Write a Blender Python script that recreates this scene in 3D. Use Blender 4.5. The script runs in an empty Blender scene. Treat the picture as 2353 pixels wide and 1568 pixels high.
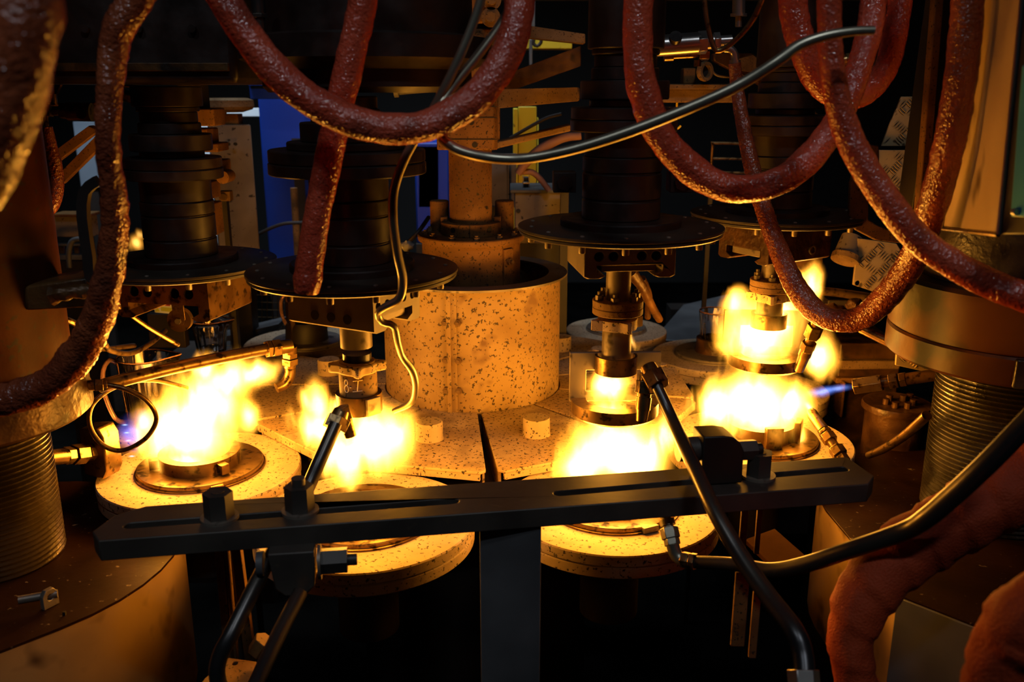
import bpy, math, random
from math import sin, cos, tan, pi, radians, sqrt, atan2
from mathutils import Vector, Matrix, noise
from mathutils.geometry import tessellate_polygon
random.seed(7)
scene = bpy.context.scene
COL = scene.collection

# ------------------------------------------------------------------ camera
CAMZ, PITCH, FPX, FW, FH = 1.673, radians(15.5), 2090.0, 2353, 1568
cam_data = bpy.data.cameras.new('camera')
cam_data.sensor_width = 36.0
cam_data.lens = FPX / FW * 36.0
cam_data.clip_start = 0.02
cam_data.dof.use_dof = True
cam_data.dof.focus_distance = 1.6
cam_data.dof.aperture_fstop = 5.6
cam = bpy.data.objects.new('camera', cam_data)
COL.objects.link(cam)
cam.location = (0, 0, CAMZ)
cam.rotation_euler = (pi / 2 - PITCH, 0, 0)
scene.camera = cam

# ------------------------------------------------------------------ world, hall lamps, exposure
world = bpy.data.worlds.new('hall_air')
scene.world = world
world.use_nodes = True
world.node_tree.nodes['Background'].inputs[0].default_value = (0.5, 0.62, 0.8, 1)
world.node_tree.nodes['Background'].inputs[1].default_value = 0.006
vs = scene.view_settings
vs.view_transform = 'Standard'
vs.look = 'None'
vs.exposure = 0.0
vs.gamma = 1.0
vs.use_curve_mapping = False
cy = scene.cycles
cy.max_bounces, cy.diffuse_bounces, cy.glossy_bounces, cy.transmission_bounces, cy.volume_bounces = 5, 2, 2, 5, 0
cy.caustics_reflective = cy.caustics_refractive = False
cy.use_denoising = True
cy.use_adaptive_sampling = True
cy.adaptive_threshold = 0.03


def area_light(name, loc, target, sx, sy, power, color, spread=180):
    d = bpy.data.lights.new(name, 'AREA')
    d.shape = 'RECTANGLE'
    d.size, d.size_y, d.energy, d.color = sx, sy, power, color
    d.spread = radians(spread)
    o = bpy.data.objects.new(name, d)
    COL.objects.link(o)
    o.location = loc
    o.rotation_euler = (Vector(target) - Vector(loc)).to_track_quat('-Z', 'Y').to_euler()
    return o


# ceiling strip lamps of the hall: above and behind the photographer, and over the far machines
area_light('hall_strip_lamp', (0.6, -1.2, 4.3), (0.2, 0.6, 0.9), 0.5, 0.12, 16.0, (0.80, 0.90, 1.0))
area_light('hall_strip_lamp', (-1.3, -0.9, 4.3), (-0.5, 1.0, 0.9), 0.5, 0.12, 9.0, (0.80, 0.90, 1.0))
area_light('hall_strip_lamp', (-0.9, 2.7, 4.6), (-0.9, 4.3, 1.6), 2.4, 0.3, 42.0, (0.72, 0.86, 1.0), 80)
FIRE = (1.0, 0.37, 0.020)


def fire_light(name, loc, power, radius=0.04, color=FIRE):
    d = bpy.data.lights.new(name, 'POINT')
    d.energy, d.color, d.shadow_soft_size = power, color, radius
    o = bpy.data.objects.new(name, d)
    COL.objects.link(o)
    o.location = loc
    return o


# ------------------------------------------------------------------ photo pixel -> place in the hall
def ray(px, py):
    u, v = (px - FW / 2) / FPX, (py - FH / 2) / FPX
    return u, cos(PITCH) - v * sin(PITCH), -sin(PITCH) - v * cos(PITCH)


def W(px, py, Y):
    """point at distance Y in front of the camera wall"""
    u, dy, dz = ray(px, py)
    t = Y / dy
    return Vector((u * t, Y, CAMZ + dz * t))


def WZ(px, py, z):
    """point at height z"""
    u, dy, dz = ray(px, py)
    t = (z - CAMZ) / dz
    return Vector((u * t, dy * t, z))


def S(py, Y):
    """metres per pixel at distance Y"""
    return Y / ray(0, py)[1] / FPX


T = 1.0                      # height of the turntable tops
CX, CY = -0.09, 1.99         # axis of the machine

# ------------------------------------------------------------------ mesh helper
ORIG = {}


def catmull(pts, step):
    P = [Vector(p) for p in pts]
    if len(P) < 3:
        n = max(1, int((P[1] - P[0]).length / step))
        return [P[0].lerp(P[1], i / n) for i in range(n + 1)], [i / n for i in range(n + 1)]
    out, par = [], []
    for i in range(len(P) - 1):
        p0 = P[i - 1] if i else P[0] * 2 - P[1]
        p1, p2 = P[i], P[i + 1]
        p3 = P[i + 2] if i + 2 < len(P) else P[-1] * 2 - P[-2]
        n = max(2, int((p2 - p1).length / step))
        for k in range(n):
            t = k / n
            out.append(0.5 * ((2 * p1) + (p2 - p0) * t + (2 * p0 - 5 * p1 + 4 * p2 - p3) * t * t
                              + (3 * p1 - p0 - 3 * p2 + p3) * t ** 3))
            par.append(i + t)
    out.append(P[-1])
    par.append(len(P) - 1.0)
    return out, par


def circ(cx, cy, r, n=20, a0=0.0):
    return [(cx + r * cos(a0 + 2 * pi * i / n), cy + r * sin(a0 + 2 * pi * i / n)) for i in range(n)]


def slot(x0, x1, y, r, n=7):
    return ([(x1 + r * cos(-pi / 2 + pi * i / n), y + r * sin(-pi / 2 + pi * i / n)) for i in range(n + 1)]
            + [(x0 + r * cos(pi / 2 + pi * i / n), y + r * sin(pi / 2 + pi * i / n)) for i in range(n + 1)])


class MB:
    def __init__(self):
        self.v, self.f = [], []

    def add(self, vs, fs, M=None):
        b = len(self.v)
        if M is not None:
            vs = [M @ Vector(p) for p in vs]
        self.v += [Vector(p) for p in vs]
        self.f += [[i + b for i in q] for q in fs]
        return self

    def box(self, c, s, M=None):
        x, y, z = [k / 2 for k in s]
        vs = [(c[0] + a * x, c[1] + b * y, c[2] + d * z) for a in (-1, 1) for b in (-1, 1) for d in (-1, 1)]
        return self.add(vs, [(0, 1, 3, 2), (4, 6, 7, 5), (0, 4, 5, 1), (2, 3, 7, 6), (0, 2, 6, 4), (1, 5, 7, 3)], M)

    def cyl(self, p0, p1, r0, r1=None, n=24, M=None):
        p0, p1 = Vector(p0), Vector(p1)
        r1 = r0 if r1 is None else r1
        d = (p1 - p0).normalized()
        a = d.orthogonal().normalized()
        if abs(d.z) > 0.99:
            a = Vector((1, 0, 0))
        b = d.cross(a)
        vs = []
        for p, r in ((p0, r0), (p1, r1)):
            vs += [p + (a * cos(2 * pi * i / n) + b * sin(2 * pi * i / n)) * r for i in range(n)]
        fs = [(i, (i + 1) % n, n + (i + 1) % n, n + i) for i in range(n)]
        fs += [list(range(n))[::-1], list(range(n, 2 * n))]
        return self.add(vs, fs, M)

    def hexa(self, p0, p1, r, M=None):
        return self.cyl(p0, p1, r, r, 6, M)

    def lathe(self, prof, c=(0, 0, 0), n=48, M=None, closed=False, a0=0.0, a1=2 * pi):
        full = abs(a1 - a0 - 2 * pi) < 1e-6
        m = n if full else n + 1
        vs = []
        for r, z in prof:
            vs += [(c[0] + r * cos(a0 + (a1 - a0) * i / n), c[1] + r * sin(a0 + (a1 - a0) * i / n), c[2] + z) for i in range(m)]
        fs, k = [], len(prof)
        for j in range(k if closed else k - 1):
            q = (j + 1) % k
            for i in range(n):
                e = (i + 1) % m
                fs.append((j * m + i, j * m + e, q * m + e, q * m + i))
        if not closed and full:
            if prof[0][0] > 1e-6:
                fs.append(list(range(m))[::-1])
            if prof[-1][0] > 1e-6:
                fs.append(list(range((k - 1) * m, k * m)))
        return self.add(vs, fs, M)

    def ring(self, c, r0, r1, z0, z1, n=48, M=None):
        return self.lathe([(r0, z0), (r1, z0), (r1, z1), (r0, z1)], c, n, M, True)

    def tube(self, pts, rad, n=14, step=0.006, rough=0.0, fscale=60.0, seed=0.0, rings=0.0, M=None, wrap=0.0, pitch=0.045):
        P, par = catmull(pts, step)
        rad = rad if isinstance(rad, (list, tuple)) else [rad] * len(pts)
        tan_ = [(P[min(i + 1, len(P) - 1)] - P[max(i - 1, 0)]).normalized() for i in range(len(P))]
        a = tan_[0].orthogonal().normalized()
        vs, fs = [], []
        run = 0.0
        for i, p in enumerate(P):
            if i:
                ax = tan_[i - 1].cross(tan_[i])
                if ax.length > 1e-7:
                    a = Matrix.Rotation(tan_[i - 1].angle(tan_[i]), 3, ax.normalized()) @ a
                run += (P[i] - P[i - 1]).length
            a = (a - tan_[i] * a.dot(tan_[i])).normalized()
            b = tan_[i].cross(a)
            k = min(int(par[i]), len(rad) - 2)
            r = rad[k] + (rad[k + 1] - rad[k]) * (par[i] - k)
            for j in range(n):
                w = 2 * pi * j / n
                dvec = a * cos(w) + b * sin(w)
                rr = r
                if rough:
                    q = (p + dvec * r) * fscale + Vector((seed, seed * 1.7, 0))
                    rr *= 1 + rough * (noise.noise(q) + 0.6 * noise.noise(q * 2.3))
                if rings:
                    rr *= 1 + rings * max(0.0, noise.noise(Vector((run * 26 + seed, cos(w) * 0.9, sin(w) * 0.9)))) ** 1.2
                if wrap:
                    q = (run / pitch + w / (2 * pi)) % 1.0
                    rr *= 1 + wrap * (q if q < 0.85 else (1.0 - q) * 5.67)
                vs.append(p + dvec * rr)
        m = len(P)
        for i in range(m - 1):
            for j in range(n):
                e = (j + 1) % n
                fs.append((i * n + j, i * n + e, (i + 1) * n + e, (i + 1) * n + j))
        fs += [list(range(n))[::-1], list(range((m - 1) * n, m * n))]
        return self.add(vs, fs, M)

    def plate(self, outline, holes=(), z0=0.0, z1=0.01, M=None):
        loops = [list(outline)] + [list(h) for h in holes]

        def area(l):
            return sum(l[i][0] * l[(i + 1) % len(l)][1] - l[(i + 1) % len(l)][0] * l[i][1] for i in range(len(l)))
        loops[0] = loops[0] if area(loops[0]) > 0 else loops[0][::-1]
        loops[1:] = [l if area(l) < 0 else l[::-1] for l in loops[1:]]
        flat = [p for l in loops for p in l]
        n = len(flat)
        if len(loops) == 1 and False:
            tris = [list(range(n))]
        else:
            tris = tessellate_polygon([[Vector((p[0], p[1], 0)) for p in l] for l in loops])
        vs = [(p[0], p[1], z0) for p in flat] + [(p[0], p[1], z1) for p in flat]
        fs = []
        for t in tris:
            a, b, c = [flat[i] for i in t]
            up = (b[0] - a[0]) * (c[1] - a[1]) - (b[1] - a[1]) * (c[0] - a[0]) > 0
            t = list(t) if up else list(t)[::-1]
            fs += [t[::-1], [i + n for i in t]]
        o = 0
        for l in loops:
            k = len(l)
            for i in range(k):
                e = (i + 1) % k
                fs.append((o + i, o + e, n + o + e, n + o + i))
            o += k
        return self.add(vs, fs, M)

    def mesh(self, name, mat, off=Vector((0, 0, 0)), angle=35):
        me = bpy.data.meshes.new(name)
        me.from_pydata([p - off for p in self.v], [], self.f)
        me.validate()
        me.update()
        me.materials.append(mat)
        me.shade_smooth()
        me.set_sharp_from_angle(angle=radians(angle))
        return me

    def build(self, name, mat, parent=None, bevel=0.0, origin=None, angle=35):
        if parent is not None:
            off = ORIG[parent.name]
        elif origin is not None:
            off = Vector(origin)
        else:
            lo = [min(p[i] for p in self.v) for i in range(3)]
            hi = [max(p[i] for p in self.v) for i in range(3)]
            off = Vector(((lo[0] + hi[0]) / 2, (lo[1] + hi[1]) / 2, lo[2]))
        me = self.mesh(name, mat, off, angle)
        o = bpy.data.objects.new(name, me)
        COL.objects.link(o)
        if parent is not None:
            o.parent = parent
        else:
            o.location = off
        ORIG[o.name] = off
        if bevel:
            md = o.modifiers.new('edge', 'BEVEL')
            md.width, md.segments, md.limit_method, md.angle_limit = bevel, 2, 'ANGLE', radians(40)
        return o


def tag(o, label, cat, group=None, kind=None):
    o['label'] = label
    o['category'] = cat
    if group:
        o['group'] = group
    if kind:
        o['kind'] = kind
    return o


def thing(name, label, cat, loc, group=None):
    o = bpy.data.objects.new(name, None)
    o.empty_display_size = 0.05
    COL.objects.link(o)
    o.location = loc
    ORIG[o.name] = Vector(loc)
    return tag(o, label, cat, group)


def inst(name, me, parent, loc, rot=(0, 0, 0)):
    """another copy of a shared piece, at a world place, as part of a thing"""
    o = bpy.data.objects.new(name, me)
    COL.objects.link(o)
    o.parent = parent
    o.location = Vector(loc) - ORIG[parent.name]
    o.rotation_euler = rot
    ORIG[o.name] = Vector(loc)
    return o


def struct(o):
    o['kind'] = 'structure'
    return o


def place(loc, yaw=0.0, tilt=0.0, roll=0.0):
    return Matrix.Translation(Vector(loc)) @ Matrix.Rotation(yaw, 4, 'Z') @ Matrix.Rotation(tilt, 4, 'X') @ Matrix.Rotation(roll, 4, 'Y')


UP = pi / 2   # plate() drawn in x/z: use tilt=UP, its thickness then runs towards -y


# ------------------------------------------------------------------ materials
def mat(name, c1, c2=None, scale=6.0, rough=0.5, metal=0.0, speck=None, bump=0.0, bscale=60.0, rough2=None, spec=0.5, coat=0.0, ramp=(0.4, 0.62), dirt=None):
    m = bpy.data.materials.new(name)
    m.use_nodes = True
    nt = m.node_tree
    N, L = nt.nodes, nt.links
    b = N['Principled BSDF']
    b.inputs['Roughness'].default_value = rough
    b.inputs['Metallic'].default_value = metal
    b.inputs['Specular IOR Level'].default_value = spec
    b.inputs['Coat Weight'].default_value = coat
    b.inputs['Coat Roughness'].default_value = 0.15
    tc = N.new('ShaderNodeTexCoord')
    src = tc.outputs['Object']

    def nz(sc, det=2.5, ro=0.55):
        n = N.new('ShaderNodeTexNoise')
        n.inputs['Scale'].default_value = sc
        n.inputs['Detail'].default_value = det
        n.inputs['Roughness'].default_value = ro
        L.new(src, n.inputs['Vector'])
        return n

    def rmp(sock, a, bb, ca=(0, 0, 0, 1), cb=(1, 1, 1, 1)):
        r = N.new('ShaderNodeValToRGB')
        r.color_ramp.elements[0].position, r.color_ramp.elements[1].position = a, bb
        r.color_ramp.elements[0].color, r.color_ramp.elements[1].color = ca, cb
        L.new(sock, r.inputs['Fac'])
        return r
    c = None
    if c2 is not None:
        c = rmp(nz(scale).outputs['Fac'], ramp[0], ramp[1], (*c1, 1), (*c2, 1)).outputs['Color']
    for spk in ([speck] if speck else []) + ([dirt] if dirt else []):
        col, sc, a, bb = spk
        f = rmp(nz(sc, 2.0, 0.6).outputs['Fac'], a, bb).outputs['Color']
        mx = N.new('ShaderNodeMix')
        mx.data_type = 'RGBA'
        L.new(f, mx.inputs['Factor'])
        if c is not None:
            L.new(c, mx.inputs['A'])
        else:
            mx.inputs['A'].default_value = (*c1, 1)
        mx.inputs['B'].default_value = (*col, 1)
        c = mx.outputs['Result']
    if c is not None:
        L.new(c, b.inputs['Base Color'])
    else:
        b.inputs['Base Color'].default_value = (*c1, 1)
    if rough2 is not None:
        r = rmp(nz(scale * 2.1).outputs['Fac'], 0.35, 0.65, (rough, rough, rough, 1), (rough2, rough2, rough2, 1))
        L.new(r.outputs['Color'], b.inputs['Roughness'])
    if bump:
        bp = N.new('ShaderNodeBump')
        bp.inputs['Strength'].default_value = bump
        bp.inputs['Distance'].default_value = 0.004
        L.new(nz(bscale, 2.0).outputs['Fac'], bp.inputs['Height'])
        L.new(bp.outputs['Normal'], b.inputs['Normal'])
    return m


DARK = (0.03, 0.02, 0.012)
M_PLATE = mat('dusty_refractory_plate', (0.36, 0.25, 0.15), (0.46, 0.34, 0.22), 9, 0.75, 0, (DARK, 150, 0.60, 0.645), 0.12, 120, dirt=((0.30, 0.22, 0.15), 14, 0.58, 0.75))
M_COVER = mat('speckled_cover_sheet', (0.33, 0.21, 0.11), (0.46, 0.32, 0.18), 8, 0.7, 0, (DARK, 150, 0.585, 0.63), 0.12, 90, dirt=((0.20, 0.13, 0.08), 11, 0.56, 0.75))
M_DRUM = mat('rusty_speckled_drum', (0.24, 0.14, 0.05), (0.36, 0.235, 0.1), 7, 0.65, 0.1, ((0.05, 0.028, 0.010), 130, 0.585, 0.63), 0.12, 80, dirt=((0.17, 0.09, 0.04), 16, 0.60, 0.72))
M_RUST = mat('rust_brown_steel', (0.11, 0.048, 0.013), (0.22, 0.105, 0.03), 10, 0.65, 0.1, (DARK, 200, 0.60, 0.65), 0.2, 90, spec=0.25)
M_RUSTP = mat('rusty_casting', (0.13, 0.072, 0.03), (0.23, 0.14, 0.07), 12, 0.75, 0.0, (DARK, 240, 0.62, 0.68), 0.3, 140, spec=0.2)
M_GREYP = mat('dusty_painted_metal', (0.17, 0.13, 0.1), (0.25, 0.2, 0.16), 8, 0.7, 0, (DARK, 60, 0.63, 0.68), 0.1, 80)
M_BLACK = mat('black_oiled_steel', (0.011, 0.0055, 0.004), (0.022, 0.01, 0.007), 14, 0.32, 0.0, None, 0.05, 90, rough2=0.5, spec=0.6)
M_BLACKM = mat('black_matt_steel', (0.009, 0.006, 0.0045), (0.018, 0.011, 0.008), 9, 0.55, 0.0, None, 0.05, 60)
M_DISC = mat('dark_spinning_disc_steel', (0.035, 0.028, 0.022), (0.055, 0.043, 0.033), 10, 0.42, 0.3, None, 0.04, 70)
M_STEEL = mat('worn_grey_steel', (0.17, 0.14, 0.115), (0.26, 0.215, 0.17), 12, 0.45, 0.55, ((0.05, 0.04, 0.03), 40, 0.6, 0.72), 0.08, 90)
M_DSTEEL = mat('dark_beam_steel', (0.05, 0.042, 0.036), (0.085, 0.072, 0.06), 9, 0.48, 0.35, ((0.09, 0.07, 0.05), 50, 0.62, 0.75), 0.06, 80)
M_POST = mat('grey_post_steel', (0.075, 0.075, 0.08), (0.12, 0.12, 0.125), 7, 0.55, 0.2, None, 0.06, 60)
M_BRASS = mat('tarnished_brass_fitting', (0.3, 0.18, 0.065), (0.44, 0.29, 0.115), 25, 0.30, 0.9, ((0.06, 0.032, 0.012), 70, 0.56, 0.68), 0.08, 120)
M_PIPE = mat('heat_tinted_pipe', (0.16, 0.09, 0.034), (0.29, 0.18, 0.075), 20, 0.32, 0.85, ((0.03, 0.016, 0.007), 60, 0.54, 0.66), 0.08, 110)
M_TUBE = mat('drawn_metal_tube', (0.36, 0.33, 0.25), (0.44, 0.40, 0.30), 18, 0.33, 0.85, None, 0.02, 80)
M_GUN = mat('blued_gunmetal_pipe', (0.05, 0.05, 0.055), (0.10, 0.085, 0.07), 8, 0.33, 0.8, None, 0.03, 90)
M_CHROME = mat('bright_valve_body', (0.40, 0.38, 0.36), (0.52, 0.48, 0.44), 12, 0.28, 0.9)
M_HOSE = mat('red_silicone_fire_sleeve', (0.46, 0.058, 0.026), (0.62, 0.095, 0.045), 12, 0.07, 0, None, 0.75, 230, rough2=0.22, spec=0.9, dirt=((0.035, 0.018, 0.014), 9, 0.60, 0.74))
M_HOSEB = mat('scorched_fire_sleeve', (0.24, 0.05, 0.02), (0.36, 0.085, 0.03), 14, 0.08, 0, None, 0.85, 210, rough2=0.26, spec=0.9, dirt=((0.03, 0.02, 0.018), 9, 0.54, 0.68))
M_SLEEVE = mat('orange_braided_sleeve', (0.25, 0.026, 0.004), (0.36, 0.042, 0.007), 8, 0.7, 0, None, 0.5, 380, spec=0.3)
M_PINKH = mat('dusty_pink_hose', (0.30, 0.14, 0.11), (0.36, 0.19, 0.15), 12, 0.7)
M_OIL = mat('oil_black_thread', (0.020, 0.016, 0.012), (0.045, 0.034, 0.024), 9, 0.25, 0.3, None, 0.25, 120, rough2=0.5, spec=0.8)
M_THREAD = mat('oily_brown_thread', (0.03, 0.019, 0.009), (0.06, 0.04, 0.02), 9, 0.32, 0.5, None, 0.2, 120)
M_CASE = mat('brown_guard_sheet', (0.014, 0.0045, 0.002), (0.03, 0.011, 0.005), 7, 0.45, 0.35, ((0.20, 0.15, 0.10), 70, 0.66, 0.74), 0.08, 70, spec=0.12)
M_CASTC = mat('greasy_cast_flange', (0.035, 0.014, 0.004), (0.12, 0.056, 0.016), 12, 0.4, 0.2, ((0.02, 0.014, 0.01), 22, 0.56, 0.7), 0.5, 70, spec=0.3)
M_CHECK = mat('worn_checker_plate', (0.3, 0.21, 0.1), (0.4, 0.29, 0.15), 9, 0.5, 0.3, ((0.07, 0.045, 0.02), 45, 0.60, 0.68), 0.1, 60)
M_CPANEL = mat('cream_cabinet_paint', (0.42, 0.28, 0.13), (0.52, 0.37, 0.2), 5, 0.55, 0, None, 0.05, 40, dirt=((0.10, 0.055, 0.02), 9, 0.62, 0.74))
M_TEAL = mat('teal_panel_paint', (0.05, 0.33, 0.52), None, rough=0.4)
M_BLUE = mat('blue_machine_paint', (0.001, 0.03, 0.28), (0.002, 0.04, 0.34), 3, 0.5)
M_YELLOW = mat('yellow_machine_paint', (0.62, 0.47, 0.015), (0.70, 0.55, 0.02), 5, 0.55, 0, ((0.2, 0.14, 0.01), 30, 0.66, 0.72))
M_WHITE = mat('pale_blue_white_paint', (0.62, 0.68, 0.72), (0.70, 0.75, 0.78), 4, 0.6)
M_DIMW = mat('dim_grey_board', (0.16, 0.20, 0.25), (0.20, 0.24, 0.29), 4, 0.7)
M_CLOTH = mat('dirty_white_rag', (0.40, 0.38, 0.34), (0.52, 0.49, 0.44), 20, 0.9)
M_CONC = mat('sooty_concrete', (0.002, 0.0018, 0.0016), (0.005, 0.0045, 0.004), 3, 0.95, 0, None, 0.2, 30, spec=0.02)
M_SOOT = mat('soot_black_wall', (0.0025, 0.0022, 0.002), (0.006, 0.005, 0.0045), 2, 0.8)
M_CHALK = mat('white_chalk_mark', (0.80, 0.72, 0.60), None, rough=0.9)
M_RED = mat('red_sticker_print', (0.35, 0.03, 0.04), None, rough=0.6)
M_OLIVE = mat('yellow_sticker_print', (0.40, 0.42, 0.04), None, rough=0.6)
M_TIN = mat('bare_bolt_steel', (0.30, 0.26, 0.21), (0.40, 0.34, 0.27), 30, 0.4, 0.6)

M_LTUBE = mat('dark_brown_tube', (0.03, 0.006, 0.001), (0.065, 0.016, 0.003), 8, 0.5, 0.1, (DARK, 60, 0.6, 0.68), 0.15, 60, spec=0.12)
M_SHEET = mat('tarnished_bright_sheet', (0.36, 0.21, 0.075), (0.5, 0.31, 0.12), 6, 0.42, 0.25, ((0.10, 0.05, 0.02), 14, 0.56, 0.72), 0.06, 60)
M_SOAK = mat('oil_soaked_nut', (0.035, 0.01, 0.002), (0.11, 0.036, 0.006), 5, 0.38, 0.0, ((0.008, 0.006, 0.005), 8, 0.55, 0.66), 0.12, 60, spec=0.2)
M_BRKT = mat('grey_bracket_steel', (0.19, 0.155, 0.125), (0.28, 0.235, 0.19), 12, 0.5, 0.3, None, 0.06, 80)

M_FOOT = mat('matt_brown_plate', (0.035, 0.014, 0.004), (0.06, 0.026, 0.008), 9, 0.95, 0, None, 0.1, 60, spec=0.02)
M_GLASS = bpy.data.materials.new('clear_hot_glass')
M_GLASS.use_nodes = True
_b = M_GLASS.node_tree.nodes['Principled BSDF']
_b.inputs['Base Color'].default_value = (1.0, 0.93, 0.90, 1)
_b.inputs['Roughness'].default_value = 0.03
_b.inputs['Transmission Weight'].default_value = 1.0
_b.inputs['IOR'].default_value = 1.5
M_PINKG = mat('reheated_pink_glass', (0.95, 0.50, 0.42), None, rough=0.08)
M_PINKG.node_tree.nodes['Principled BSDF'].inputs['Transmission Weight'].default_value = 0.75

# ------------------------------------------------------------------ the hall
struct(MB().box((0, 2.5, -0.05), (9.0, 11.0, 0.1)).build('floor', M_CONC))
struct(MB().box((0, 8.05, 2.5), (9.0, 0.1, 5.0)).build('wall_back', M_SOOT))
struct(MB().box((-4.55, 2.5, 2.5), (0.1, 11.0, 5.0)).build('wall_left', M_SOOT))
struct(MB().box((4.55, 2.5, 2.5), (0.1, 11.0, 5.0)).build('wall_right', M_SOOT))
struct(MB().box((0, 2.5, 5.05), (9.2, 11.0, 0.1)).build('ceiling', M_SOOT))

# ------------------------------------------------------------------ shared small pieces
ME_STUD = MB().lathe([(0.0, -0.011), (0.0048, -0.011), (0.0052, -0.009), (0.0052, 0.0), (0.0, 0.0)], n=12).mesh('stud', M_TIN)
ME_HEAD = MB().lathe([(0.0032, 0.0), (0.0032, 0.0012), (0.0, 0.0022)], n=10).mesh('screw_head', M_TIN)
ME_HEX = MB().hexa((0, 0, 0), (0, 0, 0.008), 0.0065).cyl((0, 0, 0.008), (0, 0, 0.014), 0.0035, n=10).mesh('bolt', M_STEEL)
ME_HEXS = MB().hexa((0, 0, 0), (0, 0, 0.006), 0.0075).cyl((0, 0, 0.006), (0, 0, 0.010), 0.004, n=10).mesh('bolt', M_RUSTP)
ME_CAPS = MB().cyl((0, 0, 0), (0, 0, 0.012), 0.007, n=14).mesh('cap_screw', M_CASTC)


def hexbolt_mesh(r, h, rs, hs, m):
    return MB().hexa((0, 0, 0), (0, 0, h), r).cyl((0, 0, h), (0, 0, h + hs), rs, n=12).mesh('bolt', m)


# ------------------------------------------------------------------ central drum, housing and column
C3 = (CX, CY, 0)
t = thing('central_drum', 'large rusty speckled open drum in the middle of the turntables', 'drum', (CX, CY, T - 0.03))
MB().ring((CX, CY, 0), 0.192, 0.197, T - 0.03, 1.279, 96).build('shell', M_DRUM, t)
MB().ring((CX, CY, 0), 0.172, 0.2125, 1.279, 1.2835, 96).build('rim', M_STEEL, t)
sa = radians(259)
sx, sy = CX + 0.197 * cos(sa), CY + 0.197 * sin(sa)
ss = MB().box((0, -0.004, 1.135), (0.009, 0.012, 0.285), place((sx, sy, 0), radians(-11))).box((0.010, -0.002, 1.135), (0.011, 0.004, 0.285), place((sx, sy, 0), radians(-11))).build('seam_strip', M_DRUM, t)
for z in (1.07, 1.135, 1.215):
    for dx in (-0.008, 0.019):
        p = place((sx, sy, 0), radians(-11)) @ Vector((dx, -0.003, z))
        inst('bolt', ME_HEXS, ss, p, (radians(90), 0, radians(-11)))

t = thing('column_housing', 'rust brown lidded cylinder rising inside the open drum', 'housing', (CX, CY, T))
MB().cyl((CX, CY, T), (CX, CY, 1.354), 0.108, n=64).build('body', M_RUST, t)
lid = MB().lathe([(0.0, 1.354), (0.1155, 1.354), (0.117, 1.357), (0.117, 1.365), (0.1155, 1.367), (0.0, 1.367)], (CX, CY, 0), 64).build('lid', M_RUST, t)
for k in range(12):
    a = 2 * pi * (k + 0.3) / 12
    inst('bolt', ME_HEXS, lid, (CX + 0.1 * cos(a), CY + 0.1 * sin(a), 1.367))
# access strip with a bolt on its side
a = radians(318)
MB().box((0, 0, 1.27), (0.028, 0.006, 0.15), place((CX + 0.109 * cos(a), CY + 0.109 * sin(a), 0), a + pi / 2)).build('access_strip', M_RUST, t, 0.001)
inst('bolt', hexbolt_mesh(0.008, 0.006, 0.004, 0.006, M_RUSTP), t, (CX + 0.112 * cos(a), CY + 0.112 * sin(a), 1.318), (radians(90), 0, a + pi / 2))
MB().ring((CX, CY, 0), 0.0465, 0.066, 1.367, 1.394, 56).build('split_collar', M_RUST, t, 0.001)
MB().box((CX, CY - 0.0655, 1.3805), (0.0016, 0.006, 0.028)).build('collar_gap', M_BLACKM, t)
for dx in (-0.036, 0.042):
    a = atan2(-sqrt(0.066 ** 2 - dx ** 2), dx)
    inst('collar_screw', MB().cyl((0, 0, -0.002), (0, 0, 0.0012), 0.0062, n=14).mesh('collar_screw', M_BLACKM), t, (CX + 0.0652 * cos(a), CY + 0.0652 * sin(a), 1.382), (radians(90), 0, a + pi / 2))
for dx in (-0.058, 0.058):
    MB().box((CX + dx, CY, 1.399), (0.015, 0.02, 0.010)).build('collar_lug', M_RUST, t, 0.001)
for dx, w in ((-0.072, 0.021), (0.073, 0.021)):
    MB().lathe([(0.0, 1.367), (w, 1.367), (w, 1.432), (w - 0.002, 1.434), (0, 1.434)], (CX + dx, CY + 0.045, 0), 32).build('guide_post', M_RUST, t)

t = thing('machine_column', 'tall rusty round column standing on the drum housing', 'column', (CX, CY, 1.367))
MB().cyl((CX, CY, 1.367), (CX, CY, 2.6), 0.0465, n=56).build('pipe', M_RUST, t)
MB().cyl((CX + 0.036, CY - 0.032, 1.427), (CX + 0.0368, CY - 0.0326, 1.427), 0.0035, n=10).build('hole', M_BLACKM, t)
# clamp casting with two arms reaching to the side
z0, z1 = W(1075, 345, 1.93).z, W(1075, 182, 1.93).z
t = thing('column_clamp', 'rusty clamp casting on the column with two arms reaching sideways', 'clamp', (CX, CY, z0))
MB().plate([(-0.066, -0.064), (0.052, -0.064), (0.060, -0.05), (0.060, 0.05), (-0.066, 0.05)], [circ(0, 0, 0.047, 32)], z0, z1, place((CX, CY, 0))).build('block', M_RUST, t, 0.004)
zz = [W(1075, y, 1.93).z for y in (245, 270, 320)]
for z in zz:
    MB().box((CX, CY - 0.0642, z), (0.118, 0.0015, 0.002)).build('joint_gap', M_BLACKM, t)
for px, py in ((1083, 281), (1091, 333), (1068, 195)):
    p = W(px, py, CY - 0.065)
    MB().cyl(p, p + Vector((0, 0.006, 0)), 0.006, n=14).build('hole', M_BLACKM, t)
ar = []
for px, py in ((1130, 205), (1330, 200), (1330, 232), (1130, 250)):
    p = W(px, py, 1.97)
    ar.append((p.x, p.z))
MB().plate(ar, (), 0, 0.045, place((0, 1.99, 0), 0, UP)).build('upper_arm', M_RUSTP, t, 0.004)
ar = []
for px, py in ((1125, 345), (1150, 338), (1310, 300), (1310, 284), (1150, 322), (1125, 325)):
    p = W(px, py, 1.97)
    ar.append((p.x, p.z))
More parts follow.
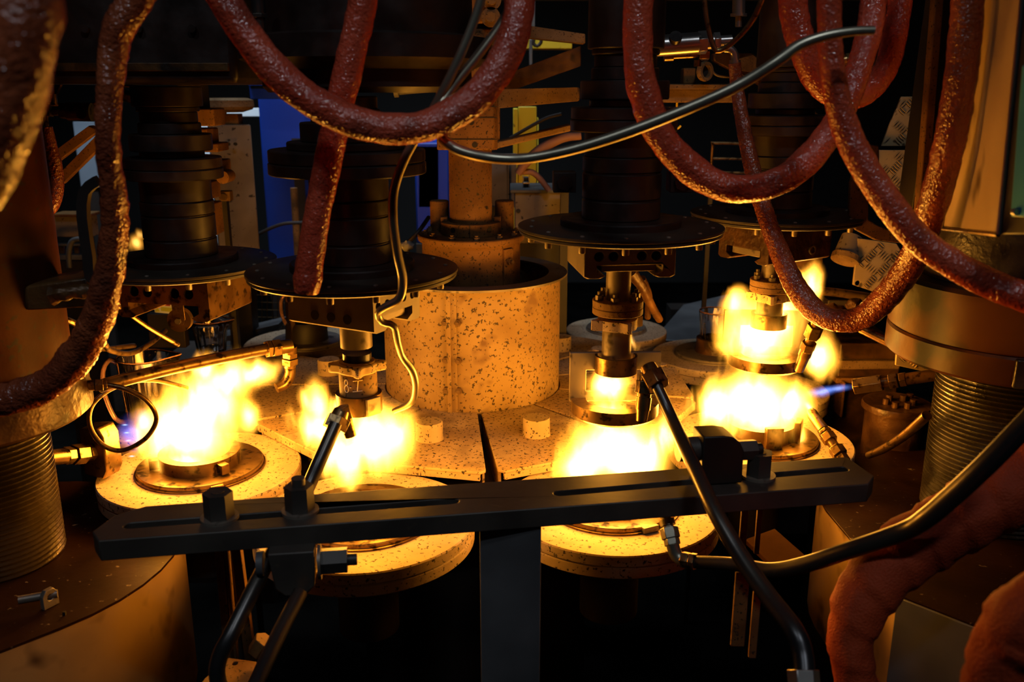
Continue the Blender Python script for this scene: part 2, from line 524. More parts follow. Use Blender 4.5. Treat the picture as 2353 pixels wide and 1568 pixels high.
MB().plate(ar, (), 0, 0.05, place((0, 1.99, 0), 0, UP)).build('lower_arm', M_RUSTP, t, 0.003)
p0, p1 = W(1128, 338, 1.97), W(1146, 215, 1.97)
MB().box(((p0.x + p1.x) / 2, 1.97, (p0.z + p1.z) / 2), (0.022, 0.05, p1.z - p0.z)).build('arm_web', M_RUST, t, 0.003)
# upper clamp with bolts
z0b, z1b = W(1075, 178, 1.93).z, W(1075, 66, 1.93).z
t = thing('column_clamp', 'bolted rusty clamp block high on the column under the crossed tubes', 'clamp', (CX, CY, z0b))
MB().plate([(-0.052, -0.062), (0.052, -0.062), (0.060, -0.05), (0.060, 0.05), (-0.052, 0.05)], [circ(0, 0, 0.047, 32)], z0b, z1b, place((CX, CY, 0))).build('block', M_RUST, t, 0.004)
BB = hexbolt_mesh(0.014, 0.014, 0.008, 0.006, M_RUSTP)
for px, py in ((1100, 92),):
    inst('bolt', BB, t, W(px, py, CY - 0.062), (radians(90), 0.4, 0))
t = thing('column_top_block', 'rusty machine head plate at the top of the column with round bolts', 'plate', (CX, CY, z1b + 0.01))
MB().box((CX + 0.004, CY - 0.01, z1b + 0.14), (0.112, 0.11, 0.26)).build('block', M_RUST, t, 0.004)
for px, py in ((1128, 40), (1130, 0)):
    q = W(px, py, CY - 0.066)
    MB().cyl(q, q + Vector((0, -0.008, 0)), 0.019, n=24).cyl(q, q + Vector((0, -0.02, 0)), 0.010, n=16).build('bolt', M_RUSTP, t)

# ------------------------------------------------------------------ carousel table and covers
tag(MB().lathe([(0.0, 0.90), (0.40, 0.90), (0.462, 0.93), (0.462, 0.958), (0.0, 0.962)], (CX, CY, 0), 96).build('carousel_table', M_BLACKM), 'dark round carousel table hidden under the speckled covers', 'table')
tag(MB().lathe([(0.0, 0.0), (0.34, 0.0), (0.34, 0.04), (0.27, 0.08), (0.27, 0.90), (0.0, 0.90)], (CX, CY, 0), 64).build('carousel_pedestal', M_BLACKM), 'black pedestal in the shadow beneath the carousel table', 'pedestal')

COVERS = [
    (153.5, 181.5, 168, 'speckled cover sheet with knob beside the far dark mould'),
    (183.0, 209.0, 197, 'speckled cover sheet with knob next to the brass elbow'),
    (210.5, 238.0, 226, 'speckled cover sheet behind the big flame near the loop of tube'),
    (240.0, 275.0, 258.6, 'speckled cover sheet with knob in front of the drum seam'),
    (277.5, 312.0, 293, 'speckled cover sheet with knob in front of the smooth drum side'),
    (314.0, 346.0, 330, 'speckled cover sheet behind the hexagon-nut nozzle'),
    (348.0, 14.5, 2, 'speckled cover sheet between two dusty round plates'),
    (16.5, 40.5, 28, 'speckled cover sheet behind the drum near the clear beaker'),
    (42.5, 66.0, 52, 'speckled cover sheet with knob at the far edge of the drum'),
]
for a0, a1, ak, lab in COVERS:
    if a1 < a0:
        a1 += 360
    am = radians((a0 + a1) / 2)
    A0, A1 = radians(a0), radians(a1)
    RO = 0.488
    h = (A1 - A0) / 2

    def pol(r, a):
        return (CX + r * cos(a), CY + r * sin(a))
    rc = RO / cos(h)
    g = 0.012 / rc
    ol = [pol(0.2, A0 + (A1 - A0) * i / 8) for i in range(9)]
    c1, c0 = Vector(pol(rc, A1)), Vector(pol(rc, A0))
    i1, i0 = Vector(pol(0.2, A1)), Vector(pol(0.2, A0))
    ol += [tuple(c1 + (i1 - c1).normalized() * 0.012), tuple(c1 + (c0 - c1).normalized() * 0.012),
           tuple(c0 + (c1 - c0).normalized() * 0.012), tuple(c0 + (i0 - c0).normalized() * 0.012)]
    t = thing('table_cover', lab, 'cover', (*pol(0.36, am), 0.962), 'speckled covers around the drum')
    MB().plate(ol, (), T + 0.016, T + 0.0215).build('sheet', M_COVER, t, 0.0012)
    for s, Aq in ((-1, A0), (1, A1)):
        q0, q1 = Vector(pol(0.21, Aq)), Vector(pol(rc - 0.016, Aq))
        mid = (q0 + q1) / 2
        d = (q1 - q0)
        MB().box((0, -s * 0.004, 0.989), (d.length, 0.004, 0.053), place((mid.x, mid.y, 0), atan2(d.y, d.x))).build('side_lip', M_COVER, t)
    q0, q1 = c0 + (c1 - c0) * 0.04, c1 + (c0 - c1) * 0.04
    mid, d = (q0 + q1) / 2, q1 - q0
    MB().box((0, 0.004, T + 0.010), (d.length, 0.006, 0.012), place((mid.x, mid.y, 0), atan2(d.y, d.x))).build('front_lip', M_COVER, t)
    kx, ky = pol(0.352, radians(ak))
    MB().lathe([(0.0, T + 0.0215), (0.0275, T + 0.0215), (0.0265, T + 0.024), (0.0262, T + 0.054), (0.0245, T + 0.057), (0, T + 0.0572)], (kx, ky, 0), 32).build('knob', M_PLATE, t)


# ------------------------------------------------------------------ turntable stations
def station(x, y, label, ri=0.112, R=0.18):
    t = thing('turntable', label, 'turntable', (x, y, 0.80), 'round turntables of the carousel')
    MB().cyl((x, y, 0.80), (x, y, 0.962), 0.05, n=32).build('pedestal', M_BLACKM, t)
    MB().lathe([(0, 0.960), (R - 0.004, 0.960), (R - 0.0015, 0.9625), (R - 0.0015, 0.978), (R - 0.004, 0.980), (0, 0.980)], (x, y, 0), 80).build('lower_plate', M_PLATE, t)
    MB().lathe([(0, 0.9805), (R - 0.003, 0.9805), (R, 0.983), (R, 0.998), (R - 0.002, T), (0, T)], (x, y, 0), 80).build('upper_plate', M_PLATE, t)
    if ri:
        MB().lathe([(0, T), (ri + 0.003, T), (ri + 0.003, T + 0.003), (ri, T + 0.004), (ri, T + 0.0085), (ri - 0.002, T + 0.010), (0, T + 0.010)], (x, y, 0), 72).build('inner_disc', M_STEEL if ri < 0.105 else M_PIPE, t)
    return t


def stn(px, py):
    p = WZ(px, py, T)
    return p.x, p.y


def flame_mug(parent, x, y, z, r, h):
    """glass blank standing in the fire"""
    return MB().lathe([(0, z), (r * 0.86, z), (r * 0.9, z + 0.004), (r, z + h), (r - 0.004, z + h), (r * 0.86, z + 0.01), (0, z + 0.008)], (x, y, 0), 40)


S1 = stn(462, 1075)
S2 = stn(838, 1190)
S3 = stn(1405, 1158)
S4 = stn(1745, 1010)
S4b = stn(1757, 893)
S5 = stn(1640, 815)
S6 = stn(1416, 757)
S0 = stn(706, 787)
t1 = station(*S1, 'round dusty turntable under the fire beside the rectangular burner block')
t2 = station(*S2, 'round dusty turntable partly behind the slotted bar beside the clamp bolt')
t3 = station(*S3, 'round dusty turntable beneath the ring yoke behind the slotted bar')
t4 = station(*S4, 'round dusty turntable with a mould under the blue burner jet')
t5 = station(*S4b, 'empty dusty round turntable between the blue jet and the clear beaker', 0.0, 0.145)
t6 = station(*S5, 'round dusty turntable carrying the small clear beaker', 0.10, 0.16)
t7 = station(*S6, 'far pale turntable directly behind the finned wing nut', 0.085, 0.145)
t8 = station(*S0, 'pale turntable carrying a dark round mould behind the brass elbow', 0.095, 0.17)
S00 = stn(560, 860)
t9 = station(*S00, 'pale turntable half hidden behind the long gas pipe', 0.08, 0.13)
# spent turntable with the front jug
SJ = stn(335, 985)
t10 = station(*SJ, 'shadowed turntable carrying the glass jug behind the wire loop', 0.0, 0.072)

# moulds and holders
x, y = S1
MB().ring((x, y, 0), 0.055, 0.072, T + 0.010, T + 0.034, 48).build('mould_ring', M_PIPE, t1)
for a in (205, 318):
    q = radians(a)
    MB().box((0.076, 0, T + 0.0215), (0.024, 0.016, 0.018), place((x, y, 0), q)).build('clip', M_PIPE, t1, 0.001)
MB().box((0.1145, 0, T + 0.005), (0.006, 0.022, 0.007), place((x, y, 0), radians(302))).build('latch', M_PIPE, t1, 0.001)
x, y = S2
MB().ring((x, y, 0), 0.045, 0.058, T + 0.010, T + 0.03, 48).build('mould_ring', M_PIPE, t2)
for a in (262, 330):
    q = radians(a)
    MB().box((0.060, 0, T + 0.034), (0.012, 0.020, 0.048), place((x, y, 0), q)).build('clip', M_PIPE, t2, 0.001)
x, y = S3
MB().ring((x, y, 0), 0.052, 0.068, T + 0.010, T + 0.03, 48).build('mould_ring', M_PIPE, t3)
MB().box((0.1145, 0, T + 0.006), (0.008, 0.028, 0.010), place((x, y, 0), radians(296))).build('latch', M_STEEL, t3, 0.001)
x, y = S4
MB().ring((x, y, 0), 0.055, 0.068, T + 0.010, T + 0.040, 48).build('mould_ring', M_PIPE, t4)
for a in (275, 335):
    q = radians(a)
    MB().box((0.072, 0, T + 0.031), (0.014, 0.034, 0.042), place((x, y, 0), q)).build('clip', M_PIPE, t4, 0.002)
x, y = S0
MB().lathe([(0, T + 0.01), (0.058, T + 0.01), (0.056, T + 0.05), (0.05, T + 0.062), (0.044, T + 0.062), (0.042, T + 0.03), (0, T + 0.03)], (x, y, 0), 40).build('mould', M_BLACKM, t8)
MB().plate([(x - 0.062, y + 0.03), (x - 0.03, y - 0.05), (x - 0.018, y - 0.045), (x - 0.045, y + 0.035)], (), T + 0.01, T + 0.13).build('mould_jaw', M_CASTC, t8, 0.002)
x, y = S5
MB().lathe([(0, T + 0.01), (0.050, T + 0.01), (0.047, T + 0.034), (0.047, T + 0.046), (0.036, T + 0.046), (0.036, T + 0.02), (0, T + 0.02)], (x, y, 0), 40).build('mould', M_CASTC, t6)


# ------------------------------------------------------------------ glass vessels
def vessel(name, label, x, y, z, r, h, handle=None, spout=None):
    t = thing(name, label, 'glass', (x, y, z), 'pressed glass vessels on the turntables')
    rb = r * 0.8

    def rr(i, n, rad, z_):
        a = 2 * pi * i / n
        ex = -0.0016 * (0.5 + 0.5 * cos(14 * a)) * min(1.0, (z + h * 0.86 - z_) / 0.02 if z_ < z + h * 0.86 else 0.0)
        if spout is not None:
            d = abs((a - spout + pi) % (2 * pi) - pi)
            ex += max(0.0, 1 - d / 0.75) ** 2 * 0.42 * r * max(0.0, (z_ - z - 0.7 * h) / (0.3 * h))
        return (x + (rad + ex) * cos(a), y + (rad + ex) * sin(a), z_)
    prof = [(0.0, z), (rb * 0.95, z), (rb, z + 0.004)] + [(rb + (r - rb) * k / 8, z + 0.004 + (h - 0.006) * k / 8) for k in range(1, 9)]
    prof += [(r - 0.0015, z + h), (r - 0.0035, z + h - 0.002)] + [(rb + (r - rb) * k / 8 - 0.004, z + 0.010 + (h - 0.012) * k / 8) for k in range(7, -1, -1)] + [(0.0, z + 0.009)]
    n = 84
    vs, fs = [], []
    for rad, z_ in prof:
        vs += [rr(i, n, rad, z_) for i in range(n)]
    for j in range(len(prof) - 1):
        for i in range(n):
            e = (i + 1) % n
            fs.append((j * n + i, j * n + e, (j + 1) * n + e, (j + 1) * n + i))
    MB().add(vs, fs).build('body', M_GLASS, t)
    pts = [rr(i, n, r - 0.0015, z + h + 0.0005) for i in range(n)] + [rr(0, n, r - 0.0015, z + h + 0.0005)]
    MB().tube(pts, 0.0014, 8, 0.004).build('rim', M_PINKG, t)
    if handle is not None:
        ca, sa_ = cos(handle), sin(handle)
        hp = [(r * 0.97, h * 0.92), (r * 1.25, h * 0.97), (r * 1.55, h * 0.82), (r * 1.58, h * 0.5), (r * 1.3, h * 0.2), (r * 0.9, h * 0.14)]
        MB().tube([(x + a * ca, y + a * sa_, z + b) for a, b in hp], [0.0055, 0.0050, 0.0045, 0.0045, 0.0045, 0.0055], 12).build('handle', M_PINKG, t)
    return t


vj = WZ(348, 985, T + 0.01)
JH = W(348, 820, vj.y).z - T - 0.001
vessel('glass_jug', 'clear glass jug with pink spout and handle beside the long gas pipe', vj.x, vj.y, T + 0.001, 0.052, JH, radians(185), radians(15))
vb = WZ(487, 810, T + 0.01)
vessel('glass_jug', 'smaller clear glass jug with pink rim near the wire mesh', vb.x, vb.y, T + 0.012, 0.046, 0.085, None, radians(5))
vessel('glass_beaker', 'clear beaker standing in a short mould beside the tall flame', S5[0], S5[1], T + 0.020, 0.044, 0.098, radians(10), None)
vessel('glass_jug', 'dark glass jug in the round mould below the hanging hose end', S0[0], S0[1], T + 0.03, 0.040, 0.11, radians(190), radians(10))


# ------------------------------------------------------------------ spindles
def wing_nut(c, r, z0, z1, yaw, n=4):
    ol = []
    for i in range(n * 12):
        a = 2 * pi * i / (n * 12)
        w = max(0.0, cos(n * (a - yaw))) ** 3
        ol.append((c[0] + r * (0.72 + 0.36 * w) * cos(a), c[1] + r * (0.72 + 0.36 * w) * sin(a)))
    return MB().plate(ol, (), z0, z1)


def spindle(label, x, y, zd, yaw, bw, bh, bd, stack, holes, bracket_mat=M_STEEL, R=0.158, nb=14, hub=0.093, slide=True):
    """zd: height of the disc top"""
    t = thing('spindle', label, 'spindle', (x, y, zd), 'vertical spindles over the turntables')
    MB().lathe([(0, -0.0125), (R - 0.004, -0.0125), (R - 0.002, -0.011), (R - 0.002, -0.0075), (R - 0.004, -0.0065)], (x, y, zd), 96).build('disc_underside', M_DISC, t)
    d = MB().lathe([(0, -0.0062), (R - 0.002, -0.0062), (R, -0.0045), (R, -0.001), (R - 0.003, 0), (0, 0)], (x, y, zd), 96).build('disc', M_DISC, t)
    for k in range(nb):
        a = 2 * pi * (k + 0.37) / nb
        inst('stud', ME_STUD, d, (x + (R - 0.018) * cos(a), y + (R - 0.018) * sin(a), zd - 0.0125))
        inst('screw_head', ME_HEAD, d, (x + (R - 0.018) * cos(a), y + (R - 0.018) * sin(a), zd))
    MB().lathe([(0, 0), (hub, 0), (hub, 0.009), (hub - 0.002, 0.011), (0, 0.011)], (x, y, zd), 64).build('hub_plate', M_BLACK, t)
    for r, za, zb in stack:
        MB().lathe([(0, za), (r - 0.0015, za), (r, za + 0.0015), (r, zb - 0.0015), (r - 0.0015, zb), (0, zb)], (x, y, zd), 56).build('stack_ring', M_BLACK, t)
    # bracket: channel section with dovetail lips
    w, h = bw / 2, bh
    ol = [(-w, 0), (-w, -h * 0.94), (-w + 0.006, -h), (-w + 0.026, -h), (-w + 0.034, -h * 0.93), (-w + 0.020, -h * 0.80), (-w + 0.020, -h * 0.60),
          (w - 0.020, -h * 0.60), (w - 0.020, -h * 0.80), (w - 0.034, -h * 0.93), (w - 0.026, -h), (w - 0.006, -h), (w, -h * 0.94), (w, 0)]
    hl = [circ(hx, hz * h, 0.0072 * bw / 0.137, 18) for hx, hz in holes]
    Mb = place((x, y, zd - 0.0225), yaw, UP)
    MB().plate(ol, hl, -bd / 2, bd / 2, Mb).build('bracket', bracket_mat, t, 0.0015)
    MB().lathe([(0, -0.0225), (0.046, -0.0225), (0.046, -0.0125), (0, -0.0125)], (x, y, zd), 40).build('bracket_hub', M_POST, t)
    # slide block in the channel
    if slide:
        MB().box((0, 0, -h * 0.72), (bw - 0.056, bd * 0.9, h * 0.2), place((x, y, zd - 0.0225), yaw)).build('slide_block', M_STEEL, t, 0.001)
    return t


STK = [(0.060, 0.011, 0.040), (0.0585, 0.040, 0.042), (0.060, 0.042, 0.080), (0.0585, 0.080, 0.082), (0.060, 0.082, 0.104), (0.058, 0.104, 0.141),
       (0.080, 0.141, 0.158), (0.079, 0.1585, 0.176), (0.052, 0.176, 0.187), (0.066, 0.187, 0.214), (0.050, 0.214, 0.232), (0.046, 0.232, 0.250), (0.050, 0.250, 0.258), (0.056, 0.258, 0.62)]
H4 = [(-0.047, -0.32), (-0.025, -0.32), (0.018, -0.32), (0.040, -0.32)]


def shaft_set(t, x, y, zb, zf, zn, zs, ze, rs, flange, yaw):
    """shaft below a bracket: zb bracket bottom, zf flange, zn wing nut, zs sleeve start, ze sleeve end"""
    MB().cyl((x, y, zf - 0.01), (x, y, zb + 0.02), rs, n=32).build('shaft', M_STEEL, t)
    if flange:
        f = MB().lathe([(0, 0), (0.039, 0), (0.040, 0.001), (0.040, 0.010), (0.039, 0.011), (0, 0.011)], (x, y, zf - 0.022), 40).build('flange', M_RUSTP, t)
        f2 = MB().lathe([(0, 0.0115), (0.040, 0.0115), (0.040, 0.022), (0.039, 0.023), (0, 0.023)], (x, y, zf - 0.022), 40).build('flange', M_RUSTP, t)
        for k in range(6):
            a = 2 * pi * (k + 0.25) / 6
            inst('bolt', ME_HEX, f2, (x + 0.031 * cos(a), y + 0.031 * sin(a), zf + 0.001))
    MB().cyl((x, y, zn - 0.012), (x, y, zf - 0.02), rs * 0.9, n=28).build('threaded_neck', M_GUN, t)
    wing_nut((x, y), 0.043, zn - 0.012, zn + 0.004, yaw).build('wing_nut', M_PLATE, t, 0.003)
    MB().lathe([(0, ze), (rs * 1.2, ze), (rs * 1.2, zs - 0.004), (rs * 1.1, zs), (0, zs)], (x, y, 0), 36).build('sleeve', M_STEEL if flange else M_DRUM, t)


def yoke(t, x, y, zt, zr, yaw, w=0.148, wi=0.094):
    """plate with a square window that carries a ring below the sleeve"""
    h = zt - zr
    win = [(-wi / 2, 0.012), (wi / 2, 0.012), (wi / 2, h - 0.03), (-wi / 2, h - 0.03)]
    MB().plate([(-w / 2, -0.006), (w / 2, -0.006), (w / 2, h), (-w / 2, h)], [win], -0.004, 0.004, place((x, y + 0.012, zr), yaw, UP)).build('yoke_plate', M_STEEL, t, 0.001)
    MB().lathe([(0.030, 0), (0.034, 0), (0.034, 0.028), (0.030, 0.028)], (x, y, zt - 0.03), 40, None, True).build('yoke_socket', M_PIPE, t)
    MB().lathe([(0.047, 0.0), (0.071, 0.0), (0.071, -0.020), (0.067, -0.024), (0.052, -0.024), (0.047, -0.018)], (x, y, zr), 64, None, True).build('yoke_ring', M_PIPE, t)


x, y = S3
u3 = spindle('black spindle with wide disc and ring yoke in front of the column arms', x, y, 1.471, radians(7), 0.140, 0.048, 0.135, STK, H4, M_BRKT)
shaft_set(u3, x, y, 1.403, 1.352, 1.318, 1.306, 1.245, 0.0195, True, radians(20))
yoke(u3, x, y, 1.263, 1.186, radians(2))
for s in (-1, 1):
    cb = MB().box((x + s * 0.088, y, 1.471 + 0.066), (0.034, 0.04, 0.030)).build('clamp_block', M_BLACKM, u3, 0.001)
    q = Vector((x + s * 0.088, y - 0.02, 1.471 + 0.066))
    MB().hexa(q, q + Vector((0, -0.007, 0)), 0.012).build('bolt', M_BLACK, cb)
x, y = S2
STK2 = [(r if z < 0.141 or z > 0.177 else r + 0.034, z, zz) for r, z, zz in STK if zz < 0.256]
u2 = spindle('black spindle with grey three-hole bracket and chalk-marked sleeve', x, y, 1.413, radians(62), 0.118, 0.058, 0.158, STK2, H4, M_BRKT)
for k in range(3):
    q = place((x, y, 1.413 - 0.0225), radians(62)) @ Vector((-0.0592, 0.028 - 0.030 * k, -0.041))
    nrm = Matrix.Rotation(radians(62), 3, 'Z') @ Vector((-1, 0, 0))
    MB().cyl(q, q + nrm * 0.0008, 0.0075, n=16).build('side_hole', M_BLACKM, u2)
shaft_set(u2, x, y, 1.335, 1.300, 1.262, 1.268, 1.190, 0.0245, False, radians(10))
MB().lathe([(0.029, 0), (0.036, 0), (0.036, 0.030), (0.029, 0.030)], (x, y, 1.186), 40, None, True).build('sleeve_band', M_PIPE, u2)
MB().box((0, -0.037, 1.201), (0.026, 0.004, 0.028), place((x, y, 0), radians(45))).build('band_tab', M_STEEL, u2, 0.001)
# chalked "8-I" on the sleeve
RS = 0.0245 * 1.2 + 0.0006


def on_sleeve(u, v):
    a = radians(270) + u / RS
    return (x + RS * cos(a), y + RS * sin(a), 1.2345 + v)


def strokes(paths):
    m = MB()
    for pth in paths:
        m.tube([on_sleeve(u, v) for u, v in pth], 0.0008, 6, 0.002)
    return m


e8 = [(-0.0145 + 0.0026 * cos(q), 0.0055 + 0.0042 * sin(q)) for q in [i * pi / 6 for i in range(13)]]
e9 = [(-0.0142 + 0.0036 * cos(q), -0.0048 + 0.0058 * sin(q)) for q in [i * pi / 6 for i in range(13)]]
strokes([e8, e9, [(-0.0085, -0.002), (-0.0060, -0.002)], [(-0.003, 0.0085), (0.012, 0.0095)], [(0.005, 0.009), (0.003, -0.008)], [(-0.004, -0.0085), (0.011, -0.0075)]]).build('chalk_mark', M_CHALK, u2)
x, y = S4
STK4 = STK
u4 = spindle('black spindle with wide disc beside the checker plates above the tall flame', x, y, 1.452, radians(-58), 0.125, 0.062, 0.165, STK4, [], M_CASTC)
q = place((x, y, 1.452 - 0.0225), radians(-58)) @ Vector((0.0632, 0.030, -0.042))
nrm = Matrix.Rotation(radians(-58), 3, 'Z') @ Vector((1, 0, 0))
MB().ring((0, 0, 0), 0.006, 0.0085, -0.001, 0.002, 18, place(q, radians(-58) + pi / 2, radians(90))).build('side_hole', M_STEEL, u4)
shaft_set(u4, x, y, 1.368, 1.325, 1.296, 1.286, 1.230, 0.0205, True, radians(-12))
yoke(u4, x, y, 1.262, 1.178, radians(-3), 0.165, 0.1)
x, y = W(420, 600, S1[1]).x, S1[1]
u1 = spindle('black spindle whose bracket carries a hanging roller near the glass jugs', x, y, 1.387, radians(-13), 0.172, 0.066, 0.14, STK[:-1] + [(0.056, 0.258, 0.29)], [(-0.052, -0.3), (-0.027, -0.3), (0.024, -0.3), (0.050, -0.3)], M_PIPE, slide=False)
# roller strap under the bracket
p0, p1 = W(404, 668, y - 0.03), W(412, 752, y - 0.03)
st = MB().plate([(-0.0105, 0.004), (0.0105, 0.004), (0.0125, -0.055), (-0.0075, -0.055)], [circ(0.0005, -0.008, 0.0035, 12)], 0, 0.004, place(p0 + Vector((0, 0, 0.004)), 0, UP)).build('roller_strap', M_PIPE, u1, 0.0005)
q = W(411, 737, y - 0.032)
MB().cyl(q, q + Vector((0, 0.014, 0)), 0.0205, n=40).build('roller', M_PIPE, u1)
MB().cyl(q + Vector((0, -0.003, 0)), q, 0.010, n=24).build('roller_boss', M_PIPE, u1)
MB().cyl(q + Vector((0, -0.007, 0)), q + Vector((0, -0.003, 0)), 0.0055, n=6).build('roller_pin', M_STEEL, u1)

# ------------------------------------------------------------------ slotted burner bar on its post
ZB = 1.153
bar = thing('burner_bar', 'long dark slotted steel bar on a post across the front', 'bar', (0.03, 1.05, 0.0))
ol = [WZ(px, py, ZB) for px, py in ((335, 1163), (262, 1185), (212, 1222), (226, 1244), (1996, 1113), (2009, 1094), (1945, 1050))]
ol = [(p.x, p.y) for p in ol]


def wslot(a, b, r):
    p, q = WZ(*a, ZB), WZ(*b, ZB)
    d = (q - p).normalized()
    n = Vector((-d.y, d.x, 0))
    out = []
    for c, s in ((q, 1), (p, -1)):
        for i in range(8):
            w = -pi / 2 + pi * i / 7
            k = c + (d * cos(w) + n * sin(w)) * r * s
            out.append((k.x, k.y))
    return out


MB().plate(ol, [wslot((300, 1208), (1040, 1152), 0.0080), wslot((1286, 1134), (1936, 1078), 0.0080)], ZB - 0.027, ZB).build('slotted_bar', M_DSTEEL, bar, 0.0015)
pp0, pp1 = WZ(1102, 1213, ZB - 0.027), WZ(1243, 1205, ZB - 0.027)
pc = (pp0 + pp1) / 2
MB().box((pc.x, pc.y + 0.032, (ZB - 0.027) / 2), ((pp1 - pp0).length, 0.065, ZB - 0.027), None).build('post', M_POST, bar, 0.002)
NUTB = MB().hexa((0, 0, 0.003), (0, 0, 0.036), 0.0185).mesh('nut', M_DSTEEL)
WASH = MB().ring((0, 0, 0), 0.008, 0.0235, 0, 0.0035, 32).mesh('washer', M_STEEL)
for px, py, hl in ((505, 1192, 0.0), (690, 1176, 0.009), (1742, 1095, -0.006)):
    p = WZ(px, py, ZB)
    w = inst('washer', WASH, bar, p)
    inst('nut', NUTB, bar, p, (0, 0, 0.25))
    if hl >= 0:
        MB().cyl(p + Vector((0, 0, 0.036)), p + Vector((0, 0, 0.0375 + hl)), 0.0085, n=20).build('stud', M_DSTEEL, bar)
    else:
        MB().cyl(p + Vector((0, 0, 0.0361)), p + Vector((0, 0, 0.0366)), 0.0085, n=20).build('stud', M_BLACKM, bar)
YF = WZ(680, 1212, ZB).y


def horiz(p, q, r, n=24):
    return MB().cyl(p, q, r, n=n)


# clamp hanging below the bar
cl = thing('pipe_clamp', 'dark clamp block with big nut hanging under the slotted bar', 'clamp', W(675, 1352, YF - 0.01))
Mc = place(W(675, 1300, YF), radians(8))
MB().plate([(-0.028, 0.028), (0.028, 0.028), (0.026, -0.020), (0.016, -0.030), (-0.012, -0.030), (-0.022, -0.020)], (), -0.02, 0.02, Mc @ Matrix.Rotation(UP, 4, 'X')).build('block', M_DSTEEL, cl, 0.002)
for a, b, r, nm, m, n in (((0.030, 0, 0.003), (0.034, 0, 0.003), 0.022, 'washer', M_STEEL, 32), ((0.034, 0, 0.003), (0.066, 0, 0.003), 0.0165, 'nut', M_DSTEEL, 6),
                          ((0.066, 0, 0.003), (0.078, 0, 0.003), 0.0075, 'stud', M_DSTEEL, 18), ((-0.044, 0, 0.006), (-0.036, 0, 0.006), 0.0155, 'washer', M_POST, 32)):
    MB().cyl(Mc @ Vector(a), Mc @ Vector(b), r, n=n).build(nm, m, cl)
# clamp standing on the bar
cl = thing('pipe_clamp', 'rounded dark clamp block with side nut standing on the slotted bar', 'clamp', WZ(1640, 1105, ZB))
Mc = place(WZ(1640, 1100, ZB) + Vector((0, 0.0, 0.028)), radians(8))
ol = [(-0.026, -0.027), (0.032, -0.027), (0.032, 0.02), (0.026, 0.032), (0.016, 0.040), (0.002, 0.043), (-0.026, 0.043)]
MB().plate(ol, (), -0.022, 0.022, Mc @ Matrix.Rotation(UP, 4, 'X')).build('block', M_BLACKM, cl, 0.002)
for a, b, r, nm, m, n in (((-0.054, 0, 0.018), (-0.026, 0, 0.018), 0.0165, 'stop_collar', M_DSTEEL, 32), ((0.032, 0, 0.012), (0.057, 0, 0.012), 0.0150, 'nut', M_DSTEEL, 6),
                          ((0.057, 0, 0.012), (0.066, 0, 0.012), 0.0085, 'stud', M_BLACKM, 18)):
    MB().cyl(Mc @ Vector(a), Mc @ Vector(b), r, n=n).build(nm, m, cl)


# ------------------------------------------------------------------ burners
def chain(parent, pts, spec, m):
    """spec: (t0, t1, r0, r1, sides, name) along the line p->q"""
    p, q = pts
    for a, b, r0, r1, n, nm in spec:
        MB().cyl(p.lerp(q, a), p.lerp(q, b), r0, r1, n).build(nm, m, parent, 0.0008 if n == 6 else 0.0)


def burner(label, loc):
    return thing('gas_burner', label, 'burner', loc, 'gas burners aimed at the turntables')


# burner with the bent pipe passing behind the bar
b = burner('brass-tipped burner on a slanting pipe behind the nut of the bar', W(520, 1568, 0.93))
MB().tube([W(772, 975, 1.215), W(735, 1058, 1.18), W(694, 1148, 1.14), W(612, 1296, 1.03), W(535, 1450, 0.96), W(505, 1510, 0.945), W(500, 1560, 0.94), W(525, 1630, 0.94)],
          [0.0098, 0.0098, 0.0098, 0.0098, 0.0098, 0.0098, 0.0098, 0.0098], 18).build('pipe', M_GUN, b)
p, q = W(768, 985, 1.22), W(786, 945, 1.235)
chain(b, (p, q), [(-0.05, 0.62, 0.0185, 0.0185, 6, 'elbow_nut'), (0.62, 1.0, 0.0135, 0.012, 20, 'elbow')], M_PIPE)
MB().cyl(W(788, 947, 1.235), W(806, 1003, 1.235), 0.0105, 0.0085, 24).build('nozzle', M_BRASS, b)
MB().hexa(W(784, 936, 1.235), W(793, 964, 1.235), 0.0125).build('nozzle_nut', M_PIPE, b, 0.0008)
b2 = thing('gas_pipe', 'second slanting pipe leaving the clamp towards the floor', 'pipe', W(560, 1600, 0.86))
MB().tube([W(690, 1362, 0.985), W(640, 1460, 0.93), W(570, 1610, 0.85)], 0.0092, 18).build('pipe', M_GUN, b2)
# burner that crosses the bar
b = burner('burner with hexagon nuts on the long pipe crossing the bar', W(1850, 1568, 0.84))
MB().tube([W(1508, 885, 1.215), W(1545, 965, 1.18), W(1590, 1062, 1.10), W(1640, 1170, 1.03), W(1700, 1275, 0.98), W(1765, 1370, 0.93), W(1825, 1450, 0.88), W(1846, 1510, 0.86), W(1850, 1600, 0.83)],
          [0.0085, 0.0088, 0.0095, 0.0100, 0.0105, 0.0110, 0.0112, 0.0112, 0.0112], 20).build('pipe', M_GUN, b)
p, q = W(1512, 885, 1.215), W(1492, 848, 1.235)
chain(b, (p, q), [(-0.1, 0.7, 0.0175, 0.0175, 6, 'elbow_nut'), (0.7, 1.15, 0.0125, 0.0115, 20, 'elbow')], M_PIPE)
p, q = W(1486, 858, 1.235), W(1474, 968, 1.22)
chain(b, (p, q), [(0, 0.18, 0.0105, 0.0105, 6, 'nozzle_nut'), (0.16, 0.42, 0.0140, 0.0140, 6, 'nozzle_nut'), (0.42, 0.52, 0.0095, 0.0095, 20, 'collar')], M_PIPE)
chain(b, (p, q), [(0.50, 0.76, 0.0108, 0.0104, 24, 'nozzle'), (0.76, 1.0, 0.0096, 0.0078, 24, 'nozzle_tip')], M_BRASS)
p, q = W(1845, 1540, 0.845), W(1850, 1600, 0.83)
